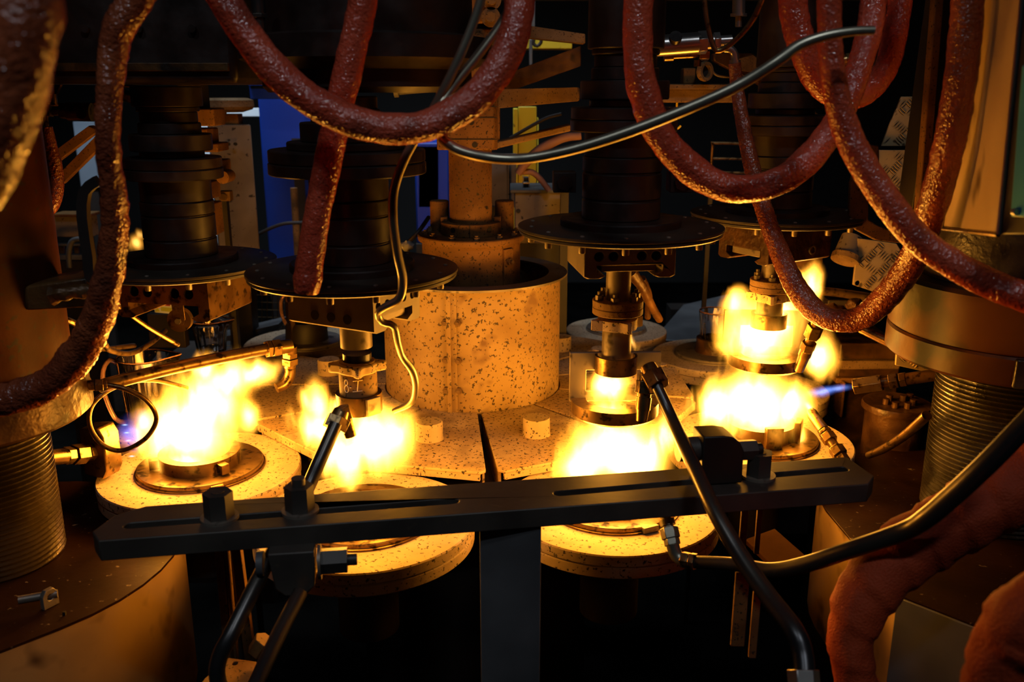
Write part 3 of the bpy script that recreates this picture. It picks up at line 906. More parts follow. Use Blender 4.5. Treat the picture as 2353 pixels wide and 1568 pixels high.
chain(b, (p, q), [(0, 0.9, 0.017, 0.017, 6, 'floor_nut')], M_CHROME)
# burner under the front plate, fed by the long bent pipe
b = burner('small upright burner below the bar fed by a long bent pipe', W(1540, 1300, 1.1))
p, q = W(1528, 1178, 1.13), W(1548, 1262, 1.10)
chain(b, (p, q), [(-0.02, 0.14, 0.0085, 0.0085, 20, 'nozzle'), (0.10, 0.20, 0.0068, 0.0068, 16, 'nozzle'), (0.20, 0.36, 0.0105, 0.0105, 20, 'collar'), (0.36, 0.46, 0.0075, 0.0075, 6, 'nut'),
                  (0.42, 0.72, 0.0128, 0.0128, 6, 'nut'), (0.72, 0.90, 0.0110, 0.0110, 6, 'nut')], M_TUBE)
MB().tube([W(1545, 1248, 1.103), W(1550, 1268, 1.10), W(1562, 1284, 1.095), W(1590, 1291, 1.085)], 0.0088, 16).build('elbow', M_TUBE, b)
p, q = W(1563, 1285, 1.094), W(1600, 1293, 1.082)
chain(b, (p, q), [(0.1, 0.55, 0.0115, 0.0115, 6, 'nut'), (0.6, 0.95, 0.0122, 0.0122, 6, 'nut')], M_PIPE)
MB().tube([W(1592, 1292, 1.084), W(1690, 1298, 1.05), W(1770, 1311, 1.02), W(1850, 1298, 0.99), W(1960, 1262, 0.95), W(2080, 1220, 0.92), W(2130, 1190, 0.90), W(2180, 1148, 0.885), W(2270, 1064, 0.86), W(2400, 930, 0.84)],
          [0.0085, 0.0088, 0.0095, 0.0100, 0.0100, 0.0105, 0.0110, 0.0112, 0.0112, 0.0112], 20).build('pipe', M_GUN, b)
MB().box(W(1700, 1400, 1.06), (0.018, 0.006, 0.11)).box(W(1735, 1420, 1.06), (0.010, 0.006, 0.12)).build('support_strip', M_RUST, b, 0.001)
# burner with the blue jet
b = burner('brass burner with blue jet pointing from the oily screw', W(2120, 880, 1.6))
p, q = W(1966, 888, 1.60), W(2150, 862, 1.54)
chain(b, (p, q), [(-0.02, 0.34, 0.0165, 0.0165, 6, 'nozzle'), (-0.03, 0.0, 0.010, 0.013, 24, 'nozzle_tip')], M_BRASS)
chain(b, (p, q), [(0.34, 0.47, 0.0095, 0.0095, 18, 'collar'), (0.43, 0.54, 0.0150, 0.0150, 6, 'nut'), (0.56, 0.64, 0.0140, 0.0140, 6, 'nut'), (0.6, 1.2, 0.0110, 0.0110, 20, 'pipe')], M_PIPE)
b = burner('slanting brass burner rising from below beside the blue jet', W(1940, 1060, 1.58))
p, q = W(1862, 945, 1.66), W(1935, 1052, 1.56)
chain(b, (p, q), [(0.0, 0.04, 0.0085, 0.0095, 20, 'nozzle_tip'), (0.04, 0.42, 0.0105, 0.0112, 20, 'nozzle'), (0.44, 0.50, 0.0130, 0.0130, 6, 'nut'), (0.52, 0.66, 0.0145, 0.0145, 6, 'nut'),
                  (0.66, 0.80, 0.0095, 0.0095, 16, 'collar'), (0.80, 0.95, 0.0150, 0.0150, 6, 'nut'), (0.97, 1.1, 0.0115, 0.0115, 6, 'nut')], M_BRASS)
b = burner('brass burner pointing down from the drooping hose into the fire', W(1838, 850, 1.60))
p, q = W(1836, 850, 1.62), W(1880, 735, 1.56)
chain(b, (p, q), [(0.0, 0.30, 0.0090, 0.0108, 20, 'nozzle'), (0.30, 0.45, 0.0118, 0.0118, 20, 'collar'), (0.42, 0.56, 0.0135, 0.0135, 6, 'nut'), (0.56, 0.70, 0.0085, 0.0085, 16, 'collar'),
                  (0.68, 0.90, 0.0150, 0.0150, 6, 'nut'), (0.9, 1.05, 0.0105, 0.0105, 20, 'tail')], M_BRASS)
# rectangular burner block
b = burner('rectangular ribbon burner block beside the big flame', W(262, 1080, 1.50))
MB().plate([(-0.030, -0.046), (0.012, -0.050), (0.022, -0.032), (0.022, 0.030), (0.012, 0.046), (-0.030, 0.040)], (), 0.0, 0.04, place(W(255, 1022, 1.52), radians(-18), UP)).build('block', M_BRASS, b, 0.003)
p, q = W(228, 1038, 1.50), W(90, 1056, 1.38)
chain(b, (p, q), [(0.0, 0.18, 0.011, 0.011, 20, 'collar'), (0.10, 0.22, 0.0145, 0.0145, 6, 'nut'), (0.26, 0.46, 0.0180, 0.0180, 6, 'nut'), (0.48, 0.60, 0.0155, 0.0155, 6, 'nut'), (0.5, 1.2, 0.0135, 0.0135, 20, 'pipe')], M_PIPE)
# long gas pipe with brass elbow
g = thing('gas_pipe', 'long gold-lit gas pipe ending in a brass elbow over the turntables', 'pipe', W(660, 870, 1.66))
MB().tube([W(228, 888, 1.36), W(350, 857, 1.42), W(500, 824, 1.52), W(625, 800, 1.60)], 0.0105, 20).build('pipe', M_PIPE, g)
p, q = W(612, 803, 1.59), W(672, 795, 1.62)
chain(g, (p, q), [(0.0, 0.16, 0.0165, 0.0165, 6, 'nut'), (0.2, 0.5, 0.0165, 0.0165, 6, 'nut'), (0.45, 0.95, 0.0135, 0.0125, 20, 'elbow')], M_BRASS)
p, q = W(666, 795, 1.62), W(666, 872, 1.63)
chain(g, (p, q), [(0.0, 0.2, 0.0130, 0.0130, 20, 'elbow'), (0.18, 0.32, 0.0150, 0.0150, 6, 'nut'), (0.34, 0.52, 0.0165, 0.0165, 6, 'nut'), (0.5, 0.62, 0.0115, 0.0115, 18, 'collar')], M_BRASS)
MB().tube([W(666, 838, 1.63), W(666, 862, 1.63), W(655, 882, 1.625), W(635, 892, 1.615)], [0.0105, 0.0105, 0.0105, 0.0098], 16).build('outlet', M_PIPE, g)
# looped thin tube with fittings
g = thing('looped_tube', 'thin brown metal tube bent in a loop before the big flame', 'tube', W(280, 1050, 1.34))
MB().tube([W(242, 884, 1.36), W(285, 893, 1.36), W(330, 915, 1.37), W(355, 945, 1.38), W(357, 975, 1.39), W(330, 1012, 1.39), W(280, 1036, 1.39), W(235, 1022, 1.38), W(207, 980, 1.38), W(210, 935, 1.39), W(245, 900, 1.41), W(300, 878, 1.44), W(360, 875, 1.48), W(430, 892, 1.53)],
          0.0040, 12, 0.005).build('tube', M_PIPE, g)
p, q = W(170, 888, 1.34), W(248, 884, 1.36)
chain(g, (p, q), [(0.0, 0.6, 0.0085, 0.0085, 20, 'ferrule'), (0.62, 0.86, 0.0105, 0.0105, 6, 'nut'), (0.86, 0.98, 0.0065, 0.0065, 6, 'nut')], M_BRASS)
# thin rods near the glass
tag(MB().tube([W(270, 702, 1.5), W(340, 752, 1.56), W(410, 793, 1.62)], 0.0040, 12).build('ignition_rod', M_PIPE), 'thin straight open-ended tube pointing at the glass jugs', 'tube')
tag(MB().tube([W(240, 790, 1.45), W(255, 806, 1.5), W(300, 812, 1.6), W(345, 790, 1.7), W(380, 760, 1.8)], 0.0050, 12).build('bent_tube', M_PIPE), 'bent thin tube curving below the straight rod beside the jug', 'tube')
tag(MB().tube([W(118, 727, 1.42), W(160, 738, 1.45), W(195, 760, 1.5), W(225, 800, 1.6), W(308, 795, 1.75)], 0.0052, 12).build('bent_tube', M_PIPE), 'bent thin tube emerging beside the greasy arm of the screw', 'tube')

# ------------------------------------------------------------------ jack screws with guards
def thread(r, z0, z1, pitch, c, n=64):
    prof = []
    z = z0
    while z < z1:
        prof += [(r - 0.005, z), (r, z + pitch * 0.35), (r, z + pitch * 0.55), (r - 0.005, z + pitch * 0.95)]
        z += pitch
    return MB().lathe(prof, (c[0], c[1], 0), n)


def hull_case(c, r, ext, z0, z1, n=40):
    pts = circ(c[0], c[1], r, n) + list(ext)
    pts = sorted(set(pts))

    def half(ps):
        h = []
        for p in ps:
            while len(h) >= 2 and (h[-1][0] - h[-2][0]) * (p[1] - h[-2][1]) - (h[-1][1] - h[-2][1]) * (p[0] - h[-2][0]) <= 0:
                h.pop()
            h.append(p)
        return h
    a, bq = half(pts), half(pts[::-1])
    return MB().plate(a[:-1] + bq[:-1], (), z0, z1)


LC, RC, ZC = (-0.826, 1.308), (0.845, 1.47), 0.955
g = thing('screw_guard', 'brown rounded sheet guard at the foot of the brown jack screw', 'guard', (*LC, 0.0))
e1, e2 = WZ(150, 1412, ZC), WZ(-60, 1520, ZC)
ex = [(e2.x, e2.y), (e1.x, e1.y), (-1.3, 1.0)]
hull_case(LC, 0.285, ex, ZC - 0.004, ZC).build('top_sheet', M_CASE, g, 0.001)
hull_case(LC, 0.284, ex, 0.68, ZC - 0.004).build('side_sheet', M_SHEET, g)
MB().box((LC[0] + 0.12, LC[1] + 0.05, 0.34), (0.10, 0.06, 0.68)).build('leg', M_RUST, g, 0.002)
q = WZ(112, 1392, ZC)
hb = MB().plate([(-0.012, 0), (0.012, 0), (0.012, 0.02), (0.006, 0.028), (-0.006, 0.028), (-0.012, 0.02)], [circ(0, 0.016, 0.005, 12)], 0, 0.008, place(q, radians(60), UP)).build('hinge_lug', M_STEEL, g, 0.001)
MB().cyl(q + Vector((-0.035, -0.012, 0.016)), q + Vector((0.012, 0.006, 0.016)), 0.006, n=14).build('hinge_pin', M_STEEL, g)
seam = WZ(150, 1412, ZC)
MB().box((seam.x, seam.y - 0.002, 0.82), (0.004, 0.004, 0.281)).build('seam', M_BLACKM, g)
s = thing('jack_screw', 'brown-lit threaded jack screw with a heavy greasy flange', 'jack screw', (*LC, ZC))
thread(0.104, ZC, 1.19, 0.0082, LC).build('thread', M_THREAD, s)
MB().lathe([(0, 1.19), (0.165, 1.19), (0.172, 1.196), (0.172, 1.222), (0.170, 1.228), (0.170, 1.250), (0.165, 1.255), (0, 1.255)], (*LC, 0), 72).build('flange', M_CASTC, s)
MB().lathe([(0, 1.256), (0.160, 1.256), (0.166, 1.262), (0.166, 1.272), (0, 1.274)], (*LC, 0), 64).build('collar', M_BLACKM, s)
MB().cyl((*LC, 1.274), (*LC, 2.3), 0.150, n=64).build('tube', M_LTUBE, s)
g = thing('screw_guard', 'brown rounded sheet guard at the foot of the black oily screw', 'guard', (*RC, 0.0))
e1, e2 = WZ(2062, 1366, ZC), WZ(2400, 1500, ZC)
ex = [(e1.x, e1.y), (e2.x, e2.y), (1.35, 1.1)]
hull_case(RC, 0.290, ex, ZC - 0.004, ZC).build('top_sheet', M_CASE, g, 0.001)
hull_case(RC, 0.289, ex, 0.72, ZC - 0.004).build('side_sheet', M_SHEET, g)
e3 = (e1 + e2) / 2
MB().box((0, 0.0, 0.82), ((e2 - e1).length * 0.98, 0.004, 0.27), place((e3.x - 0.004, e3.y - 0.006, 0), atan2(e2.y - e1.y, e2.x - e1.x))).build('front_panel', M_POST, g, 0.001)
MB().box((RC[0] + 0.05, RC[1], 0.36), (0.2, 0.2, 0.72)).build('leg', M_BLACKM, g)
s = thing('jack_screw', 'black oily threaded jack screw with a keyway and thick nut', 'jack screw', (*RC, ZC))
thread(0.115, ZC, 1.24, 0.0082, RC).build('thread', M_OIL, s)
q = place((RC[0] + 0.112 * cos(radians(246)), RC[1] + 0.112 * sin(radians(246)), 0), radians(246) + pi / 2)
MB().plate(slot(-0.11, 0.01, 0, 0.014), (), -0.006, 0.006, q @ place((0, 0, 1.10), 0, UP) @ Matrix.Rotation(pi / 2, 4, 'Z')).build('keyway', M_BLACK, s, 0.001)
MB().lathe([(0, 1.24), (0.196, 1.24), (0.203, 1.246), (0.203, 1.284), (0.200, 1.288), (0.198, 1.288), (0.198, 1.291), (0.203, 1.292), (0.203, 1.372), (0.196, 1.378), (0, 1.378)], (*RC, 0), 80).build('nut_body', M_SOAK, s)
MB().lathe([(0, 1.379), (0.165, 1.379), (0.165, 1.55), (0, 1.55)], (*RC, 0), 64).build('upper_sleeve', M_OIL, s)
q = place((RC[0], RC[1], 0), radians(-22))
MB().box((0, -0.204, 1.31), (0.006, 0.006, 0.14), q).build('nut_seam', M_BLACK, s)
MB().box((0, -0.206, 1.266), (0.05, 0.012, 0.045), q).build('lock_block', M_OIL, s, 0.003)
# greasy arm and dark loop handle beside the brown screw
g = thing('greasy_arm', 'grease-caked cast arm clamped to the brown jack screw', 'arm', W(150, 700, 1.2))
a0, a1, a2, a3 = W(70, 652, 1.27), W(222, 630, 1.27), W(222, 700, 1.27), W(70, 708, 1.27)
MB().plate([(p.x, p.z) for p in (a0, a1, a2, a3)], (), -0.07, 0.02, place((0, 1.27, 0), 0, UP)).build('arm', M_CASTC, g, 0.006)
MB().tube([W(120, 680, 1.19), W(160, 672, 1.19), W(222, 668, 1.2)], [0.012, 0.010, 0.010], 12, 0.004, 0.25, 120).build('grease', M_CASTC, g)
g = tag(MB().tube([W(225, 415, 1.2), W(196, 440, 1.2), W(192, 500, 1.2), W(205, 590, 1.2), W(210, 635, 1.2), W(235, 650, 1.2)], 0.0095, 4, 0.02).build('loop_handle', M_BLACKM), 'flat black bent handle bar behind the wavy hose', 'handle')

# ------------------------------------------------------------------ hoses
def run_on(pts, rs):
    """let a line that leaves the picture go on beyond it"""
    pts, rs = list(pts), list(rs)
    for e, n in ((0, 1), (-1, -2)):
        x, y, Y = pts[e]
        if y < -15 or x < -15 or x > FW + 15 or y > FH + 15:
            dx, dy = x - pts[n][0], y - pts[n][1]
            k = 420 / max(1.0, sqrt(dx * dx + dy * dy))
            q = (x + dx * k, y + dy * k, Y)
            if e == 0:
                pts.insert(0, q)
                rs.insert(0, rs[0])
            else:
                pts.append(q)
                rs.append(rs[-1])
    return pts, rs


def hose(label, pts, px_r, m=M_HOSE, rough=0.05, rings=0.10, seed=0.0, n=20, wrap=0.0, name='hose'):
    if not isinstance(px_r, (list, tuple)):
        px_r = [px_r] * len(pts)
    pts, px_r = run_on(pts, px_r)
    P = [W(a, b_, Y) for a, b_, Y in pts]
    R = [r * S(p[1], p[2]) for r, p in zip(px_r, pts)]
    o = MB().tube(P, R, n, 0.0045, rough, 75.0, seed, rings, None, wrap).build(name, m, angle=80)
    return tag(o, label, 'hose', 'hoses sheathed in red fire sleeve')


hose('blurred orange-lit hose at the very edge next to the wavy hose', [(62, -60, 0.56), (52, 40, 0.55), (28, 160, 0.55), (-8, 280, 0.55), (-60, 400, 0.55), (-120, 480, 0.55)], 84, M_HOSEB, 0.07, 0.02, 1)
hose('wavy grease-stained hose hanging down onto the greasy flange', [(335, -40, 0.98), (290, 35, 0.98), (266, 80, 0.98), (256, 150, 0.98), (251, 230, 0.98), (248, 310, 0.98), (252, 380, 0.99), (262, 450, 1.0), (264, 520, 1.01), (256, 600, 1.02), (240, 670, 1.03), (212, 760, 1.05), (170, 832, 1.07), (115, 878, 1.08), (50, 908, 1.08), (-40, 930, 1.08)],
     [36, 34, 33, 30, 29, 27, 27, 29, 30, 32, 33, 36, 38, 36, 36, 36], M_HOSEB, 0.14, 0.22, 3)
hose('wide red hose hanging in a U across the upper centre', [(478, -60, 1.02), (515, 0, 1.02), (560, 70, 1.02), (625, 155, 1.02), (710, 228, 1.02), (800, 275, 1.02), (890, 296, 1.02), (970, 292, 1.02), (1050, 258, 1.03), (1115, 200, 1.04), (1165, 120, 1.05), (1190, 40, 1.06), (1198, -50, 1.07)],
     [36, 37, 37, 38, 37, 37, 36, 35, 36, 37, 36, 35, 35], M_HOSE, 0.05, 0.15, 5)
hose('straight red hose ending in a melted open tip above the bracket', [(846, -60, 1.09), (822, 60, 1.09), (797, 170, 1.09), (768, 300, 1.09), (748, 400, 1.09), (728, 500, 1.09), (714, 590, 1.09), (707, 640, 1.09), (704, 672, 1.09)], [33, 33, 33, 32, 31, 30, 31, 33, 27], M_HOSE, 0.06, 0.04, 8)
hose('red hose hanging in a U before the black spindle', [(1470, -60, 1.12), (1464, 40, 1.12), (1466, 130, 1.12), (1482, 220, 1.12), (1515, 305, 1.12), (1570, 375, 1.12), (1640, 421, 1.12), (1715, 434, 1.12), (1785, 418, 1.12), (1845, 378, 1.13), (1900, 315, 1.14), (1945, 235, 1.16), (1975, 150, 1.18), (2000, 60, 1.2), (2012, -60, 1.22)],
     [33, 33, 32, 34, 34, 34, 33, 31, 32, 33, 31, 29, 29, 29, 29], M_HOSE, 0.06, 0.18, 11)
hose('short looped red hose behind the long descending hose', [(1818, -60, 1.22), (1826, 40, 1.22), (1848, 120, 1.22), (1880, 185, 1.23), (1930, 222, 1.24), (1985, 215, 1.26), (2030, 165, 1.28), (2055, 90, 1.3), (2072, -20, 1.32)], [32, 32, 32, 30, 28, 27, 27, 27, 27], M_HOSE, 0.08, 0.08, 14)
hose('long red hose descending past the checker plates to the edge', [(1905, -60, 1.02), (1906, 60, 1.02), (1916, 180, 1.02), (1942, 290, 1.02), (1985, 380, 1.01), (2040, 465, 1.0), (2105, 545, 0.99), (2180, 600, 0.98), (2270, 650, 0.97), (2400, 700, 0.95)], [27, 27, 28, 31, 32, 33, 33, 33, 34, 35], M_HOSE, 0.05, 0.1, 17)
hose('scorched hose drooping in a deep U over the tall flame', [(2228, -60, 1.10), (2218, 90, 1.10), (2200, 230, 1.11), (2172, 370, 1.13), (2135, 500, 1.18), (2095, 600, 1.24), (2045, 672, 1.28), (1985, 727, 1.31), (1930, 738, 1.33), (1880, 720, 1.35), (1835, 670, 1.37), (1800, 600, 1.40), (1765, 510, 1.43), (1735, 410, 1.46), (1710, 300, 1.48), (1694, 200, 1.5), (1688, 145, 1.5)],
     [35, 36, 36, 35, 33, 32, 31, 28, 26, 26, 26, 23, 20, 19, 17, 15, 14], M_HOSEB, 0.07, 0.06, 20)
hose('thick orange sleeve sweeping below the bent pipe to the floor', [(2460, 1020, 0.98), (2350, 1102, 0.97), (2220, 1185, 0.97), (2110, 1250, 0.97), (2030, 1315, 0.96), (1978, 1390, 0.95), (1955, 1470, 0.94), (1966, 1560, 0.93), (1995, 1640, 0.93)], [86, 78, 72, 68, 66, 60, 48, 44, 50], M_SLEEVE, 0.04, 0.14, 23, 40, 0.13)
hose('lumpy orange sleeve bulging in from the lower corner', [(2420, 1380, 0.62), (2345, 1450, 0.63), (2300, 1540, 0.64), (2290, 1660, 0.64)], [80, 76, 70, 84], M_SLEEVE, 0.05, 0.16, 27, 40, 0.15)
hose('small brown hose hanging from the valve fitting', [(107, 292, 1.62), (114, 330, 1.62), (126, 380, 1.62), (130, 430, 1.62), (122, 470, 1.62), (110, 492, 1.62)], [13, 15, 16, 16, 15, 10], M_HOSEB, 0.03, 0.04, 30, 14)
hose('faded pink hose running behind the black spindle', [(1335, 312, 2.4), (1290, 318, 2.4), (1240, 345, 2.4), (1205, 378, 2.4), (1190, 400, 2.4)], [9, 11, 12, 11, 8], M_PINKH, 0.03, 0.03, 33, 12)
hose('pink hose bending down to the dusty box', [(1200, 395, 2.42), (1222, 396, 2.42), (1240, 410, 2.42), (1262, 438, 2.42)], 7, M_PINKH, 0.02, 0.0, 34, 12)
hose('oily brown hose hanging behind the ring yoke flange', [(1450, 625, 1.75), (1475, 660, 1.78), (1495, 700, 1.82), (1515, 735, 1.86)], [13, 12, 10, 9], M_CASTC, 0.08, 0.05, 36, 12)
hose('second oily brown hose hanging behind the ring yoke flange', [(1475, 640, 1.80), (1490, 680, 1.84), (1488, 730, 1.88)], [9, 9, 7], M_CASTC, 0.08, 0.05, 38, 12)

# ------------------------------------------------------------------ bare metal tubes
def mtube(label, pts, px_r, m=M_TUBE, n=14, name='metal_tube'):
    if not isinstance(px_r, (list, tuple)):
        px_r = [px_r] * len(pts)
    pts, px_r = run_on(pts, px_r)
    o = MB().tube([W(*p) for p in pts], [r * S(p[1], p[2]) for r, p in zip(px_r, pts)], n, 0.006).build(name, m)
    return tag(o, label, 'tube')


mtube('bent metal tube running down to the chalked sleeve', [(1118, -40, 1.05), (1085, 60, 1.05), (1040, 165, 1.05), (985, 270, 1.06), (935, 355, 1.07), (907, 430, 1.08), (903, 500, 1.09), (913, 580, 1.11), (925, 640, 1.13), (918, 685, 1.14), (885, 705, 1.15), (869, 720, 1.16), (878, 740, 1.17), (905, 750, 1.18), (915, 790, 1.20), (925, 820, 1.22), (948, 853, 1.24), (955, 890, 1.26), (945, 925, 1.28), (905, 945, 1.30)],
      [11, 11, 11, 11, 11, 11, 11, 11, 11, 10, 9, 8, 8, 8, 8, 8, 9, 8, 8, 6])
mtube('long metal tube sweeping from the column to the upper hoses', [(1200, -50, 1.08), (1160, 40, 1.08), (1100, 125, 1.07), (1040, 200, 1.06), (1008, 255, 1.05), (1006, 298, 1.04), (1040, 338, 1.03), (1110, 360, 1.02), (1200, 365, 1.02), (1310, 345, 1.01), (1430, 308, 1.0), (1560, 258, 0.99), (1690, 200, 0.98), (1785, 142, 0.97), (1835, 105, 0.97), (1895, 83, 0.97), (1960, 72, 0.97), (2008, 70, 0.97)], [11, 11, 11, 11, 12, 12, 12, 12, 12, 12, 13, 13, 13, 13, 13, 12, 11, 10])
mtube('thin amber tube kinked in a V near the bright valve', [(1615, -30, 1.35), (1625, 50, 1.35), (1640, 108, 1.35), (1655, 116, 1.35), (1690, 92, 1.34), (1730, 45, 1.33), (1765, -30, 1.32)], [6, 6, 6, 6, 6, 7, 7], M_BRASS)
mtube('dark thin cable before the yellow post', [(1172, 318, 2.55), (1210, 296, 2.55), (1255, 272, 2.55), (1290, 262, 2.55)], 4, M_BLACKM, 8, 'cable')
mtube('gold-lit rod leading from the tall flame to the checker plate', [(1876, 668, 1.85), (1940, 675, 1.85), (2030, 690, 1.85)], [10, 10, 11], M_PIPE, 14, 'rod')
mtube('dark rod running down to the oily screw', [(1978, 755, 1.62), (2060, 795, 1.58), (2150, 838, 1.52)], [11, 12, 13], M_PIPE, 14, 'rod')
mtube('thin rod with fitting beside the oily screw foot', [(1995, 1047, 1.62), (2030, 1032, 1.58), (2080, 1000, 1.52), (2130, 955, 1.46)], [8, 10, 11, 12], M_PIPE, 14, 'rod')

# ------------------------------------------------------------------ overhead drive housings
def pxbox(name, x0, y0, x1, y1, Y, depth, m, parent=None, bevel=0.002, yaw=0.0):
    """box whose front face spans the photo rectangle at distance Y"""
    a, b = W(x0, y1, Y), W(x1, y0, Y)
    c = (a + b) / 2
    return MB().box((0, depth / 2, 0), (abs(b.x - a.x), depth, abs(b.z - a.z)), place((c.x, Y, c.z), yaw)).build(name, m, parent, bevel)


def pxpoly(name, pts, Y, depth, m, parent=None, bevel=0.002, holes=()):
    """flat part traced at its own distance Y, with real thickness"""
    q = [W(x, y, Y) for x, y in pts]
    hs = []
    for hx, hy, hr in holes:
        p = W(hx, hy, Y)
        hs.append(circ(p.x, p.z, hr * S(hy, Y), 16))
    return MB().plate([(p.x, p.z) for p in q], hs, -depth, 0.0, place((0, Y, 0), 0, UP)).build(name, m, parent, bevel)


t = thing('drive_housing', 'dark round gear housing hanging behind the straight red hose', 'housing', (S2[0] + 0.02, S2[1] + 0.12, 1.665))
hx, hy = S2[0] + 0.02, S2[1] + 0.10
MB().lathe([(0, 1.668), (0.150, 1.668), (0.158, 1.676), (0.158, 1.70), (0.19, 1.715), (0.19, 1.745), (0.16, 1.75), (0.16, 2.2), (0, 2.2)], (hx, hy, 0), 64).build('body', M_BLACK, t)
pxpoly('name_plate', [(957, 70), (1036, 84), (1022, 105), (941, 90)], 1.42, 0.006, M_CASTC, t)
q = W(1000, 25, 1.40)
MB().hexa(q, q + Vector((0, 0.03, 0)), 0.018).cyl(q + Vector((0, -0.012, 0)), q, 0.011, n=20).build('bolt', M_BLACK, t)
t = thing('drive_housing', 'dark square gear housing above the roller bracket spindle', 'housing', (u1.location.x, u1.location.y, 1.69))
MB().box((u1.location.x - 0.03, u1.location.y + 0.05, 1.93), (0.36, 0.32, 0.5)).build('body', M_BLACK, t, 0.01)
MB().box((u1.location.x - 0.03, u1.location.y - 0.112, 1.705), (0.34, 0.012, 0.012)).build('lower_edge', M_CASTC, t, 0.001)
for k in range(4):
    p = Vector((u1.location.x - 0.15 + 0.08 * k, u1.location.y - 0.112, 1.76))
    MB().cyl(p, p + Vector((0, -0.006, 0)), 0.006, n=12).build('cap_screw', M_BLACK, t)
t = thing('crossbeam', 'dark overhead crossbeam linking the spindle heads', 'beam', (0.05, 2.35, 1.86))
MB().box((0.05, 2.40, 2.02), (1.9, 0.16, 0.26)).build('beam', M_BLACKM, t, 0.004)
MB().box((0.05, 2.31, 1.895), (1.9, 0.02, 0.012)).build('flange', M_RUST, t, 0.001)

# ------------------------------------------------------------------ valves and fittings in the upper corners
def valve(label, p, q, m, spec, ports=()):
    t = thing('valve', label, 'valve', (p + q) / 2)
    for a, b, r, n, nm in spec:
        MB().cyl(p.lerp(q, a), p.lerp(q, b), r, n=n).build(nm, m, t, 0.0006 if n == 6 else 0)
    for a, r, d in ports:
        c = p.lerp(q, a)
        MB().cyl(c, c + Vector(d), r, n=20).build('port', M_BLACK, t)
    return t


valve('bright horizontal valve body under the top edge near the kinked tube', W(1508, 106, 1.52), W(1690, 92, 1.52), M_CHROME,
      [(0.0, 0.55, 0.0165, 24, 'body'), (0.52, 0.63, 0.0185, 6, 'nut'), (0.63, 0.72, 0.012, 20, 'collar'), (0.72, 0.80, 0.0145, 6, 'nut'), (0.80, 0.95, 0.0085, 16, 'tail')], [(0.22, 0.010, (0, -0.018, 0.012))])
t = valve('smaller amber-lit valve just below the bright valve', W(1526, 128, 1.55), W(1640, 122, 1.55), M_BRASS, [(0, 0.18, 0.0095, 20, 'end'), (0.18, 0.7, 0.0065, 18, 'body'), (0.7, 0.9, 0.0115, 6, 'nut')])
p = W(1603, 138, 1.55)
MB().cyl(p, p + Vector((0, 0, -0.010)), 0.006, n=12).build('drain', M_PIPE, t)
t = thing('hose_elbow', 'bright bent tube fitting on top of the scorched hose', 'fitting', W(1688, 140, 1.5))
MB().tube([W(1664, 112, 1.5), W(1680, 114, 1.5), W(1688, 126, 1.5), W(1689, 148, 1.5)], 0.0062, 14).build('elbow', M_CHROME, t)
MB().cyl(W(1689, 138, 1.5), W(1689, 150, 1.5), 0.0085, n=18).build('ferrule', M_CHROME, t)
t = valve('brown-lit valve body with nuts beside the wavy hose', W(80, 254, 1.60), W(212, 258, 1.60), M_BRASS,
          [(0.0, 0.1, 0.006, 16, 'tail'), (0.1, 0.28, 0.0085, 18, 'collar'), (0.20, 0.30, 0.0105, 6, 'nut'), (0.32, 0.42, 0.0085, 6, 'nut'), (0.45, 0.58, 0.0135, 6, 'nut'), (0.58, 1.0, 0.0155, 24, 'body')], [(0.88, 0.0075, (0, -0.019, -0.004))])
MB().tube([W(107, 258, 1.60), W(104, 272, 1.60), W(106, 290, 1.6)], 0.0048, 12).build('outlet', M_BRASS, t)
valve('short tilted valve half hidden behind the wavy hose', W(262, 214, 1.58), W(356, 236, 1.58), M_BRASS, [(0, 0.2, 0.006, 16, 'tail'), (0.2, 0.42, 0.010, 20, 'collar'), (0.4, 0.62, 0.0125, 6, 'nut'), (0.6, 1.0, 0.0115, 22, 'body')])
t = thing('valve_bracket', 'thin brown angle bracket above the brown-lit valve', 'bracket', W(170, 235, 1.66))
pxpoly('upper_lip', [(135, 181), (345, 200), (345, 206), (135, 187)], 1.66, 0.03, M_RUST, t)
pxpoly('lower_lip', [(82, 238), (215, 236), (215, 242), (82, 245)], 1.66, 0.03, M_RUST, t)
pxpoly('web', [(135, 185), (143, 186), (118, 238), (106, 238)], 1.67, 0.01, M_RUST, t)
p = W(121, 216, 1.63)
MB().cyl(p, p + Vector((0, 0, -0.018)), 0.006, n=12).build('stud', M_PIPE, t)
for i, (pts, lab) in enumerate((([(205, 288), (225, 300), (130, 372), (90, 372)], 'upper brown diagonal brace behind the small hose'), ([(222, 310), (232, 335), (140, 425), (128, 408)], 'lower brown diagonal brace beside the wavy hose'))):
    o = pxpoly('diagonal_brace', pts, 1.78 + 0.04 * i, 0.02, M_RUST)
    tag(o, lab, 'brace', 'diagonal braces beside the wavy hose')

# ------------------------------------------------------------------ background, from the side with the jugs to the checker plates
o = thing('blue_cabinet', 'tall blue painted cabinet behind the U-shaped hose', 'cabinet', W(660, 560, 3.6))
pxbox('body', 622, 200, 745, 640, 3.6, 0.5, M_BLUE, o, 0.006)
pxbox('plinth', 622, 640, 745, 690, 3.6, 0.5, M_BLACKM, o)
pxbox('door_gap', 690, 318, 694, 640, 3.598, 0.01, M_BLACKM, o, 0)
pxpoly('door', [(700, 230), (742, 230), (742, 632), (700, 632)], 3.6, 0.012, M_BLUE, o, 0.003)
o = thing('blue_cabinet', 'narrow blue cabinet beside the machine column', 'cabinet', W(990, 520, 3.5))
pxbox('body', 958, 328, 1030, 560, 3.5, 0.4, M_BLUE, o, 0.006)
pxpoly('door', [(962, 335), (1008, 335), (1008, 478), (962, 478)], 3.5, 0.010, M_BLUE, o, 0.003)
